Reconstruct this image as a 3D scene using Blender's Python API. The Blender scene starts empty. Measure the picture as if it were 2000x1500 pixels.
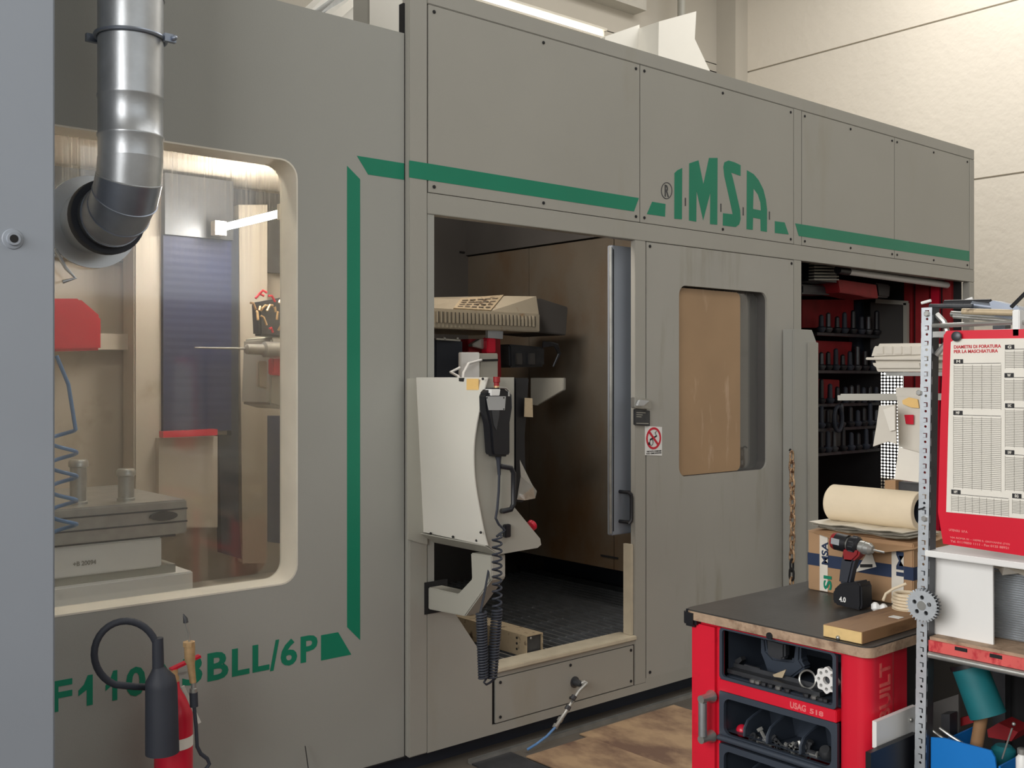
import bpy, bmesh, math, random
from mathutils import Vector, Matrix
from mathutils.geometry import tessellate_polygon
random.seed(7)
PI = math.pi
scene = bpy.context.scene
COL = scene.collection
# ---------------------------------------------------------------- camera (level, eye height 1.6 m)
F = 2050.0; _n = math.hypot(F, 2388.0); CU = 2388.0/_n; SU = F/_n; EYE = 1.6; HY = 738.0
cam_d = bpy.data.cameras.new('camera'); cam = bpy.data.objects.new('camera', cam_d); COL.objects.link(cam)
cam.location = (0, 0, EYE); cam.rotation_euler = (PI/2, 0, -math.atan2(SU, CU))
cam_d.sensor_width = 36; cam_d.lens = 36*F/2000; cam_d.shift_y = (HY-750)/2000; cam_d.clip_start = .05; cam_d.clip_end = 100
scene.camera = cam
# ---------------------------------------------------------------- world, light, exposure
w = bpy.data.worlds.new('world'); scene.world = w; w.use_nodes = True
w.node_tree.nodes['Background'].inputs[0].default_value = (.80, .88, 1, 1)
w.node_tree.nodes['Background'].inputs[1].default_value = 1.0
def area(name, loc, rot, sx, sy, power, col):
    d = bpy.data.lights.new(name, 'AREA'); d.shape = 'RECTANGLE'; d.size = sx; d.size_y = sy; d.energy = power; d.color = col
    o = bpy.data.objects.new(name, d); COL.objects.link(o); o.location = loc; o.rotation_euler = rot
    return o
area('skylight_lamp', (5.5, -.6, 7.2), (0, 0, 0), 7, 3.4, 135, (1, .985, .96))
area('skylight_lamp', (8.4, 4.2, 7.2), (0, 0, 0), 4, 3.0, 230, (1, .98, .95))
wl = area('chamber_fill_lamp', (2.85, 3.80, 2.85), (0, 0, 0), .5, .2, 11, (1, .90, .80))  # unseen lamp added inside the chamber to brighten it
wl.rotation_euler = Vector((1.25, .35, -1.35)).to_track_quat('-Z', 'Y').to_euler()
area('window_daylight', (2.0, -5.7, 3.9), (PI/2, 0, 0), 9, 2.6, 70, (.84, .92, 1))
area('window_daylight', (-3.7, .6, 3.3), (PI/2, 0, -PI/2), 5.4, 3.0, 340, (1, .985, .965))
vs = scene.view_settings
vs.view_transform = 'Standard'; vs.look = 'None'; vs.exposure = 0.17; vs.gamma = 1.0; vs.use_curve_mapping = False
try:
    scene.cycles.max_bounces = 8; scene.cycles.transparent_max_bounces = 12
except Exception: pass

# ---------------------------------------------------------------- placing helpers: a point of a known plane
def ray(px, py):
    x = (px-1000)/F
    return (CU*x+SU, -SU*x+CU, (HY-py)/F)
def pY(px, py, Y):
    r = ray(px, py); t = Y/r[1]; return Vector((r[0]*t, Y, EYE+r[2]*t))
def pX(px, py, X):
    r = ray(px, py); t = X/r[0]; return Vector((X, r[1]*t, EYE+r[2]*t))
def pZ(px, py, Z):
    r = ray(px, py); t = (Z-EYE)/r[2]; return Vector((r[0]*t, r[1]*t, Z))

# ---------------------------------------------------------------- materials
def lin(c):
    return tuple(((v/255)/12.92 if v/255 <= .04045 else ((v/255+.055)/1.055)**2.4) for v in c)
MATS = {}
def mat(name, col, rough=.5, metal=0., var=.06, scale=6., bump=0., bscale=60., col2=None, c2lo=.55, c2hi=.7, c2scale=(3, 3, 3), emit=0., spec=.5, coat=0., aniso=None):
    if name in MATS: return MATS[name]
    m = bpy.data.materials.new(name); m.use_nodes = True; nt = m.node_tree; N = nt.nodes; L = nt.links
    b = N['Principled BSDF']
    b.inputs['Roughness'].default_value = rough; b.inputs['Metallic'].default_value = metal
    b.inputs['Specular IOR Level'].default_value = spec
    b.inputs['Coat Weight'].default_value = coat
    c = lin(col)
    tc = N.new('ShaderNodeTexCoord')
    nz = N.new('ShaderNodeTexNoise'); nz.inputs['Scale'].default_value = scale; nz.inputs['Detail'].default_value = 5
    L.new(tc.outputs['Object'], nz.inputs['Vector'])
    rmp = N.new('ShaderNodeValToRGB'); rmp.color_ramp.elements[0].position = .3; rmp.color_ramp.elements[1].position = .7
    rmp.color_ramp.elements[0].color = (*[v*(1-var) for v in c], 1); rmp.color_ramp.elements[1].color = (*[min(1, v*(1+var)) for v in c], 1)
    L.new(nz.outputs['Fac'], rmp.inputs[0]); out = rmp.outputs[0]
    if col2:
        mp = N.new('ShaderNodeMapping'); mp.inputs['Scale'].default_value = c2scale; L.new(tc.outputs['Object'], mp.inputs[0])
        n2 = N.new('ShaderNodeTexNoise'); n2.inputs['Scale'].default_value = 1; n2.inputs['Detail'].default_value = 6; n2.inputs['Roughness'].default_value = .6
        L.new(mp.outputs[0], n2.inputs['Vector'])
        mr = N.new('ShaderNodeMapRange'); mr.inputs[1].default_value = c2lo; mr.inputs[2].default_value = c2hi
        L.new(n2.outputs['Fac'], mr.inputs[0])
        mx = N.new('ShaderNodeMixRGB'); L.new(mr.outputs[0], mx.inputs[0]); L.new(out, mx.inputs[1]); mx.inputs[2].default_value = (*lin(col2), 1)
        out = mx.outputs[0]
    L.new(out, b.inputs['Base Color'])
    if bump:
        nb = N.new('ShaderNodeTexNoise'); nb.inputs['Scale'].default_value = bscale; nb.inputs['Detail'].default_value = 4
        L.new(tc.outputs['Object'], nb.inputs['Vector'])
        bp = N.new('ShaderNodeBump'); bp.inputs['Strength'].default_value = bump; bp.inputs['Distance'].default_value = .01
        L.new(nb.outputs['Fac'], bp.inputs['Height']); L.new(bp.outputs[0], b.inputs['Normal'])
    if emit:
        b.inputs['Emission Color'].default_value = (*c, 1); b.inputs['Emission Strength'].default_value = emit
    MATS[name] = m; return m

m_grey = mat('machine_grey', (162, 160, 152), .42, 0, .035, 1.5, .05, 300, (150, 144, 126), .56, .85, (2.5, 2.5, .6))
m_greyL = mat('machine_grey_left', (162, 162, 156), .42, 0, .03, 1.2, .05, 300)
m_door = mat('door_grey', (165, 163, 156), .40, 0, .04, 2, .05, 300, (138, 134, 116), .55, .85, (9, 9, 1.2))
m_white = mat('frame_cream', (226, 220, 206), .5, 0, .05, 8)
m_gap = mat('dark_gap', (28, 28, 30), .8)
m_plinth = mat('plinth_navy', (42, 48, 60), .6, 0, .1)
m_green = mat('green_film', (12, 128, 98), .42, 0, .05, 3)
m_cab = mat('cabinet_blue_grey', (148, 155, 165), .45, 0, .03, 2)
m_galv = mat('galvanised', (190, 194, 198), .38, .82, .10, 14, .03, 90)
m_galvd = mat('galvanised_dark', (150, 158, 172), .38, .8, .10, 12)
m_steel = mat('steel', (178, 178, 174), .33, .7, .12, 20)
m_dsteel = mat('dark_steel', (84, 86, 90), .45, .7, .15, 20)
m_black = mat('black_plastic', (27, 28, 33), .42, 0, .1)
m_rub = mat('black_rubber', (48, 52, 62), .62, 0, .1)
m_red = mat('trolley_red', (220, 30, 54), .34, 0, .05, 5, 0, 60, (168, 20, 38), .62, .8, (6, 6, 6))
m_redd = mat('dark_red', (150, 30, 36), .55, 0, .2, 9)
m_brown = mat('stained_wall', (116, 108, 96), .45, .2, .10, 2.5, .05, 80, (108, 84, 58), .45, .68, (1.6, 1.6, 1.0))
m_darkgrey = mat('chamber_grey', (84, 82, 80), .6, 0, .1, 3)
m_beige = mat('beige_paint', (184, 175, 162), .55, 0, .05, 3, 0, 60, (150, 138, 116), .6, .8, (3, 3, 3))
m_tan = mat('tan_acrylic', (168, 138, 106), .35, 0, .10, 2.2, 0, 60, (196, 168, 142), .6, .72, (14, 14, 2.4))
m_wall = mat('wall_plaster', (228, 220, 206), .85, 0, .03, 1, .55, 12)
m_wall2 = mat('wall_smooth', (190, 184, 172), .85, 0, .03, 1)
m_ceil = mat('ceiling_plaster', (190, 186, 176), .9, 0, .03)
m_floor = mat('floor_concrete', (92, 86, 78), .7, 0, .15, 3, .1, 40)
m_sill = mat('sill_cream', (200, 190, 168), .45, 0, .08, 14)
m_pack = mat('packet_paper', (216, 211, 200), .7, 0, .03, 10)
m_hood = mat('hood_cream', (246, 243, 234), .6, 0, .03, 2)
m_card = mat('cardboard', (170, 136, 102), .8, 0, .08, 8)
m_cardold = mat('cardboard_dirty', (172, 144, 112), .7, 0, .10, 5, .12, 14, (112, 86, 70), .44, .6, (3.2, 2.0, 3))
m_paper = mat('paper', (232, 228, 218), .8, 0, .03, 12)
m_roll = mat('paper_roll', (232, 216, 188), .85, 0, .03, 10, .1, 120)
m_wood = mat('plank_top', (148, 112, 78), .6, 0, .1, 6, .1, 30, (112, 80, 54), .5, .7, (4, 26, 20))
m_woode = mat('plank_end', (226, 194, 134), .65, 0, .1, 30)
m_wedge = mat('worktop_edge', (176, 150, 126), .7, 0, .15, 30, .3, 60, (120, 92, 72), .5, .7, (20, 20, 20))
m_top = mat('worktop_black', (62, 60, 58), .38, 0, .18, 9, .05, 70)
m_tray = mat('tray_plastic', (58, 66, 78), .42, 0, .06, 6)
m_brass = mat('brass', (206, 172, 128), .4, .5, .15, 40)
m_rust = mat('rusty_chain', (196, 164, 128), .5, .3, .2, 60, 0, 60, (96, 62, 40), .45, .6, (60, 60, 60))
m_blue = mat('blue_bellows', (26, 36, 74), .6, 0, .1, 6)
m_binblue = mat('bin_blue', (20, 122, 206), .4, 0, .05)
m_teal = mat('teal_wrap', (10, 104, 112), .6, 0, .08, 20)
m_foam = mat('clear_plastic', (214, 208, 196), .3, 0, .05, 10)
m_perf = mat('zinc_upright', (206, 212, 218), .38, .55, .07, 60)
m_poster = mat('poster_red', (214, 14, 46), .35, 0, .03)
m_cover = mat('cover_cream', (170, 160, 140), .5, 0, .06, 8, 0, 60, (140, 108, 72), .62, .72, (12, 12, 8))
m_bracket = mat('rusty_beige', (196, 178, 148), .5, .2, .1, 20, 0, 60, (98, 80, 64), .55, .68, (20, 20, 20))
m_whitep = mat('white_plastic', (236, 236, 234), .4, 0, .02)
m_ink = mat('ink_dark', (40, 40, 42), .7)
m_line = mat('ink_grey', (150, 147, 140), .8)
m_redink = mat('ink_red', (196, 52, 62), .7)
m_pink = mat('ink_pink', (236, 130, 130), .6)
m_stick = mat('sticker_yellow', (240, 200, 128), .6)
m_console = mat('console_cream', (222, 219, 210), .33, 0, .02, 3, 0, 60, coat=.2)
m_conside = mat('console_side', (170, 168, 158), .45, 0, .03, 3)
m_tube = mat('lamp_glow', (255, 246, 232), .4, 0, 0, emit=120)
m_sky = mat('window_glow', (250, 248, 240), .5, 0, 0, emit=2.4)
m_skylo = mat('window_glow_soft', (255, 252, 244), .5, 0, 0, emit=1.5)
m_tape = mat('parcel_tape', (222, 216, 204), .35, 0, .05, 30)
m_navy = mat('navy_print', (34, 50, 80), .7)
m_copper = mat('hose_blue', (92, 134, 184), .3, 0, .1)
m_silver = mat('foil_plate', (200, 204, 208), .35, .6, .05)
m_pinks = mat('faded_red_paint', (222, 96, 92), .6, 0, .1, 12, 0, 60, (188, 40, 52), .5, .62, (10, 30, 20))
m_redlamp = mat('red_gloss', (206, 30, 56), .3, 0, .05)

def glass_mat(name, dirt, tint, gloss=.09, streak=True, z0=1.75, z1=2.45):
    m = bpy.data.materials.new(name); m.use_nodes = True; nt = m.node_tree; N = nt.nodes; L = nt.links
    for n in list(N): N.remove(n)
    out = N.new('ShaderNodeOutputMaterial'); tr = N.new('ShaderNodeBsdfTransparent'); tr.inputs[0].default_value = (*tint, 1)
    gl = N.new('ShaderNodeBsdfGlossy'); gl.inputs['Roughness'].default_value = .06; gl.inputs['Color'].default_value = (1, 1, 1, 1)
    tl = N.new('ShaderNodeBsdfTranslucent'); tl.inputs[0].default_value = (.85, .80, .70, 1)
    df = N.new('ShaderNodeBsdfDiffuse'); df.inputs[0].default_value = (.8, .78, .72, 1)
    a = N.new('ShaderNodeAddShader'); md = N.new('ShaderNodeMixShader'); md.inputs[0].default_value = .5
    L.new(tl.outputs[0], md.inputs[1]); L.new(df.outputs[0], md.inputs[2])
    geo = N.new('ShaderNodeNewGeometry')
    mp = N.new('ShaderNodeMapping'); mp.inputs['Scale'].default_value = (130, 130, 1.3); L.new(geo.outputs['Position'], mp.inputs[0])
    nz = N.new('ShaderNodeTexNoise'); nz.inputs['Scale'].default_value = 1; nz.inputs['Detail'].default_value = 5; L.new(mp.outputs[0], nz.inputs['Vector'])
    r1 = N.new('ShaderNodeMapRange'); r1.inputs[1].default_value = .48; r1.inputs[2].default_value = .70; L.new(nz.outputs['Fac'], r1.inputs[0])
    sx = N.new('ShaderNodeSeparateXYZ'); L.new(geo.outputs['Position'], sx.inputs[0])
    r2 = N.new('ShaderNodeMapRange'); r2.inputs[1].default_value = z0; r2.inputs[2].default_value = z1; L.new(sx.outputs[2], r2.inputs[0])
    pw = N.new('ShaderNodeMath'); pw.operation = 'POWER'; pw.inputs[1].default_value = 2.0; L.new(r2.outputs[0], pw.inputs[0])
    mu = N.new('ShaderNodeMath'); mu.operation = 'MULTIPLY'; L.new(r1.outputs[0], mu.inputs[0]); L.new(pw.outputs[0], mu.inputs[1])
    ad = N.new('ShaderNodeMath'); ad.operation = 'MULTIPLY_ADD'; ad.inputs[1].default_value = .45; ad.inputs[2].default_value = dirt; L.new(mu.outputs[0], ad.inputs[0])
    m1 = N.new('ShaderNodeMixShader'); L.new(ad.outputs[0], m1.inputs[0]); L.new(tr.outputs[0], m1.inputs[1]); L.new(md.outputs[0], m1.inputs[2])
    m2 = N.new('ShaderNodeMixShader'); m2.inputs[0].default_value = gloss; L.new(m1.outputs[0], m2.inputs[1]); L.new(gl.outputs[0], m2.inputs[2])
    L.new(m2.outputs[0], out.inputs[0]); return m
m_glass = glass_mat('dirty_glass', .05, (.95, .96, .96), .045)
m_pane = glass_mat('grey_pane', .22, (.55, .58, .62), .12)
m_bag = glass_mat('clear_bag', .30, (.85, .85, .85), .25)

# ---------------------------------------------------------------- mesh building
class MB:
    def __init__(s): s.v = []; s.f = []
    def add(s, vs_, fs):
        o = len(s.v); s.v += [Vector(p) for p in vs_]; s.f += [tuple(i+o for i in f) for f in fs]; return s
    def box(s, x0, x1, y0, y1, z0, z1):
        return s.add([(x0,y0,z0),(x1,y0,z0),(x1,y1,z0),(x0,y1,z0),(x0,y0,z1),(x1,y0,z1),(x1,y1,z1),(x0,y1,z1)],
                     [(0,3,2,1),(4,5,6,7),(0,1,5,4),(1,2,6,5),(2,3,7,6),(3,0,4,7)])
    def prism(s, pts, fn, d0, d1, holes=()):
        loops = [list(pts)]+[list(h) for h in holes]
        n = sum(len(l) for l in loops)
        vs_ = [fn(a, b, d0) for l in loops for a, b in l]+[fn(a, b, d1) for l in loops for a, b in l]
        if len(loops) == 1 and _convex(pts):
            fs = [tuple(range(len(pts))), tuple(range(2*n-1, n-1, -1))]
        else:
            tri = tessellate_polygon([[Vector((a, b, 0)) for a, b in l] for l in loops])
            fs = [tuple(t) for t in tri]+[tuple(i+n for i in reversed(t)) for t in tri]
        k = 0
        for l in loops:
            m = len(l)
            for i in range(m):
                j = (i+1) % m; fs.append((k+i, k+j, k+j+n, k+i+n))
            k += m
        return s.add(vs_, fs)
    def tube(s, path, r, seg=10, closed=False, caps=True):
        P = [Vector(p) for p in path]; n = len(P); R = r if isinstance(r, (list, tuple)) else [r]*n
        T = []
        for i in range(n):
            if closed: t = P[(i+1) % n]-P[i-1]
            else: t = P[min(i+1, n-1)]-P[max(i-1, 0)]
            T.append(t.normalized() if t.length > 1e-9 else Vector((0, 0, 1)))
        up = Vector((0, 0, 1)) if abs(T[0].z) < .9 else Vector((1, 0, 0))
        nrm = (up-T[0]*up.dot(T[0])).normalized(); vs_ = []
        for i in range(n):
            nrm = (nrm-T[i]*nrm.dot(T[i])); nrm.normalize(); b = T[i].cross(nrm)
            for k in range(seg):
                a = 2*PI*k/seg; vs_.append(P[i]+(nrm*math.cos(a)+b*math.sin(a))*R[i])
        fs = []
        for i in range(n if closed else n-1):
            j = (i+1) % n
            for k in range(seg): fs.append((i*seg+k, i*seg+(k+1) % seg, j*seg+(k+1) % seg, j*seg+k))
        if caps and not closed: fs += [tuple(range(seg-1, -1, -1)), tuple((n-1)*seg+k for k in range(seg))]
        return s.add(vs_, fs)
    def lathe(s, prof, base, axis=(0, 0, 1), seg=24, caps=True):
        A = Vector(axis).normalized(); up = Vector((0, 0, 1)) if abs(A.z) < .9 else Vector((1, 0, 0))
        U = (up-A*up.dot(A)).normalized(); W = A.cross(U); B = Vector(base); vs_ = []
        for r, h in prof:
            for k in range(seg):
                a = 2*PI*k/seg; vs_.append(B+A*h+(U*math.cos(a)+W*math.sin(a))*max(r, 1e-5))
        fs = []
        for i in range(len(prof)-1):
            for k in range(seg): fs.append((i*seg+k, i*seg+(k+1) % seg, (i+1)*seg+(k+1) % seg, (i+1)*seg+k))
        if caps: fs += [tuple(range(seg-1, -1, -1)), tuple((len(prof)-1)*seg+k for k in range(seg))]
        return s.add(vs_, fs)
    def sphere(s, c, r, seg=12):
        return s.lathe([(r*math.sin(PI*i/8), -r*math.cos(PI*i/8)) for i in range(9)], c, (0, 0, 1), seg, False)
    def bar(s, a, b, w_, h_):
        a = Vector(a); b = Vector(b); t = (b-a).normalized(); up = Vector((0, 0, 1)) if abs(t.z) < .95 else Vector((1, 0, 0))
        x = t.cross(up).normalized()*w_/2; y = x.normalized().cross(t)*h_/2
        return s.add([a-x-y, a+x-y, a+x+y, a-x+y, b-x-y, b+x-y, b+x+y, b-x+y],
                     [(0,3,2,1),(4,5,6,7),(0,1,5,4),(1,2,6,5),(2,3,7,6),(3,0,4,7)])
    def quad(s, pts, th, nrm):
        n = Vector(nrm).normalized()*th; p = [Vector(q) for q in pts]; k = len(p)
        return s.add(p+[q+n for q in p], [tuple(range(k)), tuple(range(2*k-1, k-1, -1))]+[(i, (i+1) % k, (i+1) % k+k, i+k) for i in range(k)])
def _convex(p):
    sg = 0
    for i in range(len(p)):
        a, b, c = p[i-2], p[i-1], p[i]
        cr = (b[0]-a[0])*(c[1]-b[1])-(b[1]-a[1])*(c[0]-b[0])
        if abs(cr) < 1e-12: continue
        if sg == 0: sg = 1 if cr > 0 else -1
        elif sg*cr < 0: return False
    return True
def fXZ(a, b, d): return Vector((a, d, b))      # outline in X,Z  extruded along Y
def fYZ(a, b, d): return Vector((d, a, b))      # outline in Y,Z  extruded along X
def fXY(a, b, d): return Vector((a, b, d))
def rrect(a0, a1, b0, b1, r, n=6):
    out = []
    for cx, cy, s0 in ((a1-r, b1-r, 0), (a0+r, b1-r, 1), (a0+r, b0+r, 2), (a1-r, b0+r, 3)):
        for i in range(n+1):
            t = PI/2*(s0+i/n); out.append((cx+r*math.cos(t), cy+r*math.sin(t)))
    return out
def circ(cx, cy, r, n=16): return [(cx+r*math.cos(2*PI*i/n), cy+r*math.sin(2*PI*i/n)) for i in range(n)]
def wloc(o):
    l = Vector((0, 0, 0))
    while o is not None: l += o.location; o = o.parent
    return l
def obj(name, mb, m, parent=None, label=None, cat=None, group=None, kind=None, bev=0., smooth=40):
    me = bpy.data.meshes.new(name)
    if parent is not None: off = wloc(parent)
    else:
        lo = [min(v[i] for v in mb.v) for i in range(3)]; hi = [max(v[i] for v in mb.v) for i in range(3)]
        off = Vector(((lo[0]+hi[0])/2, (lo[1]+hi[1])/2, lo[2]))
    me.from_pydata([tuple(v-off) for v in mb.v], [], mb.f); me.update()
    bm = bmesh.new(); bm.from_mesh(me); bmesh.ops.recalc_face_normals(bm, faces=bm.faces)
    if bev:
        es = [e for e in bm.edges if len(e.link_faces) == 2 and e.calc_face_angle(0) > .6]
        bmesh.ops.bevel(bm, geom=es, offset=bev, segments=2, affect='EDGES', clamp_overlap=True)
    bm.to_mesh(me); bm.free()
    if smooth: me.shade_smooth(); me.set_sharp_from_angle(angle=math.radians(smooth))
    me.materials.append(m)
    o = bpy.data.objects.new(name, me); COL.objects.link(o)
    if parent is not None: o.parent = parent
    else: o.location = off
    if label: o['label'] = label
    if cat: o['category'] = cat
    if group: o['group'] = group
    if kind: o['kind'] = kind
    return o
def thing(name, label, cat, loc=(0, 0, 0), group=None):
    o = bpy.data.objects.new(name, None); COL.objects.link(o); o.location = loc; o.empty_display_size = .1
    o['label'] = label; o['category'] = cat
    if group: o['group'] = group
    return o
def box(name, b, m, parent=None, bev=0., **k): return obj(name, MB().box(*b), m, parent, bev=bev, **k)
def extY(name, pxs, Y, th, m, parent=None, holes=(), bev=0., **k):
    c = lambda q: [(pY(a, b, Y).x, pY(a, b, Y).z) for a, b in q]
    return obj(name, MB().prism(c(pxs), fXZ, Y, Y+th, [c(h) for h in holes]), m, parent, bev=bev, **k)
def extX(name, pxs, X, th, m, parent=None, holes=(), bev=0., **k):
    c = lambda q: [(pX(a, b, X).y, pX(a, b, X).z) for a, b in q]
    return obj(name, MB().prism(c(pxs), fYZ, X, X+th, [c(h) for h in holes]), m, parent, bev=bev, **k)
_tc = {}
def text_geo(body):
    if body in _tc: return _tc[body]
    cu = bpy.data.curves.new('t', 'FONT'); cu.body = body; cu.size = 1; cu.extrude = .01; cu.resolution_u = 3; cu.offset = .028
    o = bpy.data.objects.new('t', cu); COL.objects.link(o); bpy.context.view_layer.update()
    me = bpy.data.meshes.new_from_object(o.evaluated_get(bpy.context.evaluated_depsgraph_get()))
    V = [v.co.copy() for v in me.vertices]; Fc = [tuple(p.vertices) for p in me.polygons]
    bpy.data.objects.remove(o); bpy.data.curves.remove(cu); bpy.data.meshes.remove(me)
    _tc[body] = (V, Fc); return V, Fc
def text_mb(mb, body, a0, a1, b0, b1, fn, d, th=.001):
    """fit text into a0..a1 (left to right as read) by b0..b1 on the plane d; fn maps (a,b,d)"""
    V, Fc = text_geo(body)
    xs = [v.x for v in V]; ys = [v.y for v in V]; x0, x1, y0, y1 = min(xs), max(xs), min(ys), max(ys)
    mb.add([fn(a0+(a1-a0)*(v.x-x0)/(x1-x0), b0+(b1-b0)*(v.y-y0)/(y1-y0), d+(0 if v.z > 0 else th)) for v in V], Fc)
    return mb

# ================================================================= the setting
def struct(name, mb, m, parent=None, **k): return obj(name, mb, m, parent, kind='structure', **k)
D = 3.438; DL = 3.463
struct('floor', MB().box(-4, 11, -6, 8.5, -.1, 0), m_floor)
struct('ceiling', MB().box(-4, 11, -6, 8.5, 7.5, 7.6), m_ceil)
# right (far) wall: cast panels with recessed horizontal joints, opening for a window behind the machine
wr = struct('wall_right', MB().box(11.12, 11.2, -6, 8.5, 0, 7.5).box(11.03, 11.12, -6, 5.6, 0, 7.5).box(11.03, 11.12, 7.6, 8.5, 0, 7.5).box(11.03, 11.12, 5.6, 7.6, 2.8, 7.5).box(11.03, 11.12, 5.6, 7.6, 0, .4), m_wall2)
for z0, z1 in ((0, 1.90), (1.92, 3.70), (3.72, 5.49), (5.51, 7.5)):
    if z0 < 2:
        bb = MB().box(11, 11.03, -6, 5.6, z0, z1).box(11, 11.03, 7.6, 8.5, z0, z1)
        if z0 > 1: bb.box(11, 11.03, 5.6, 7.6, 2.8, z1)
    else: bb = MB().box(11, 11.03, -6, 8.5, z0, z1)
    obj('wall_panel', bb, m_wall, wr)
wn = struct('window_2', MB().box(11.04, 11.08, 5.6, 7.6, .4, .46).box(11.04, 11.08, 5.6, 7.6, 2.74, 2.8).box(11.04, 11.08, 5.6, 5.66, .46, 2.74).box(11.04, 11.08, 7.54, 7.6, .46, 2.74), m_white)
obj('pane', MB().box(11.085, 11.1, 5.66, 7.54, .46, 2.74), m_sky, wn)
struct('wall_back', MB().box(-4, 11, 8.5, 8.6, 0, 5.52).box(-4, 11, 8.5, 8.6, 5.61, 7.5).box(8.7, 11, 8.5, 8.6, 5.5, 5.62), m_wall2)
w1 = struct('window_1', MB().box(-4, 8.72, 8.47, 8.5, 5.50, 5.525).box(-4, 8.72, 8.47, 8.5, 5.605, 5.63), m_white)
obj('pane', MB().box(-4, 8.7, 8.52, 8.53, 5.52, 5.61), m_sky, w1)
struct('wall_left', MB().box(-4.1, -4, -6, 8.5, 0, 7.5), m_wall2)
struct('wall_front', MB().box(-4, 11, -6.1, -6, 0, 7.5), m_wall2)
# concrete column in the far corner
struct('trim_1', MB().box(10.75, 11, 8.2, 8.5, 0, 7.5), m_wall2)
struct('trim_2', MB().box(-4, 9.2, 8.3, 8.5, 5.90, 7.5), m_ceil)
# pipe running down the far wall
tp = thing('wall_pipe', 'thin grey vertical pipe on the far wall above the machine', 'pipe', tuple(pX(1447, 145, 10.9)))
q = pX(1447, 150, 10.93)
obj('pipe', MB().tube([(10.93, q.y, 0), (10.93, q.y, 7.5)], .022, 8), m_wall2, tp)
obj('clamp', MB().box(10.89, 11, q.y-.05, q.y+.05, 5.7, 5.74), m_white, tp)
q = pX(1330, 20, 10.5)
obj('vertical_duct', MB().tube([(9.71, 8.2, 3), (9.71, 8.2, 7.5)], .05, 10), m_conside, None, 'grey round pipe rising behind the tall white hood', 'pipe')

# ================================================================= hoods on top of / behind the machine
def hood(pts, Y, dep, label, nm='extraction_hood'):
    return extY(nm, pts, Y, dep, m_hood, None, label=label, cat='hood', bev=.006)
h1 = thing('extraction_hood', 'tall cream extraction hood with a slanted side above the logo panel', 'hood', tuple(pY(1330, 130, 5.2)))
extY('hood_body', [(1285, 150), (1287, 42), (1360, 22), (1357, 76), (1392, 150)], 5.2, .02, m_hood, h1)
a, b_, c_, d_, e_ = [pY(*p, 5.2) for p in ((1285, 160), (1287, 42), (1358, 24), (1357, 76), (1395, 160))]
obj('hood_box', MB().prism([(p.x, p.z) for p in (a, b_, c_, d_, e_)], fXZ, 5.221, 6.3), m_hood, h1)
h2 = thing('duct_box', 'small white box duct just left of the tall cream hood', 'duct', tuple(pY(1225, 100, 5.4)))
obj('box_body', MB().prism([(p.x, p.z) for p in (pY(1180, 130, 5.4), pY(1182, 72, 5.4), pY(1249, 48, 5.4), pY(1250, 130, 5.4))], fXZ, 5.4, 5.9), m_hood, h2)
h4 = thing('roof_post', 'square grey steel post above the left panel', 'post', (2.46, 3.80, 2.935))
obj('post_body', MB().box(2.41, 2.50, 3.74, 3.85, 2.935, 3.8), m_grey, h4)
obj('return_panel', MB().box(2.415, 2.43, D+.052, 3.735, 2.935, 3.6), m_hood, None, 'cream sheet standing between the grey post and the tall fascia', 'panel', bev=.004)
h5 = thing('cable_tray', 'white slotted cable tray rising behind the left panel', 'cable tray', tuple(pY(650, 30, 4.2)))
for k in range(3):
    a = pY(590+k*24, 40, 4.2); b_ = pY(680+k*4, -45+k*22, 4.9)
    obj('tray_rail', MB().bar(a, b_, .04, .05), m_hood if k != 1 else m_galv, h5)
obj('tray_side', MB().prism([(p.x, p.z) for p in (pY(668, 80, 4.9), pY(672, -60, 4.9), pY(692, -60, 4.9), pY(692, 80, 4.9))], fXZ, 4.9, 5.1), m_hood, h5)

# ================================================================= the machining centre
M = thing('machining_centre', 'large grey machining centre enclosure with green stripes, sliding door and windows', 'machine', (4, D, 0))
def part(name, b, m, parent=M, bev=0., **k): return box(name, b, m, parent, bev, **k)
G = .0025
# left section with the large window cut-out
WX0, WX1, WZ0, WZ1 = .93, 1.925, .845, 2.40
obj('left_enclosure_panel', MB().prism([(.6, .085), (2.405, .085), (2.405, 2.977), (.6, 2.977)], fXZ, DL, DL+.03, [rrect(WX0, WX1, WZ0, WZ1, .065)]), m_greyL, M)
# deep light reveal of the window
wf = obj('window_frame', MB().prism(rrect(WX0-.003, WX1+.003, WZ0-.003, WZ1+.003, .068), fXZ, DL-.0012, DL+.125, [rrect(WX0+.003, WX1-.003, WZ0+.003, WZ1-.003, .063)]), m_white, M)
obj('window_pane', MB().prism(rrect(WX0-.003, WX1+.003, WZ0-.003, WZ1+.003, .068), fXZ, DL+.112, DL+.118), m_glass, wf)
obj('window_back_panel', MB().prism([(.6, .3), (2.5, .3), (2.5, 2.7), (.6, 2.7)], fXZ, DL+.10, DL+.108, [rrect(WX0+.002, WX1-.002, WZ0+.002, WZ1-.002, .064)]), m_grey, M)
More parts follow.
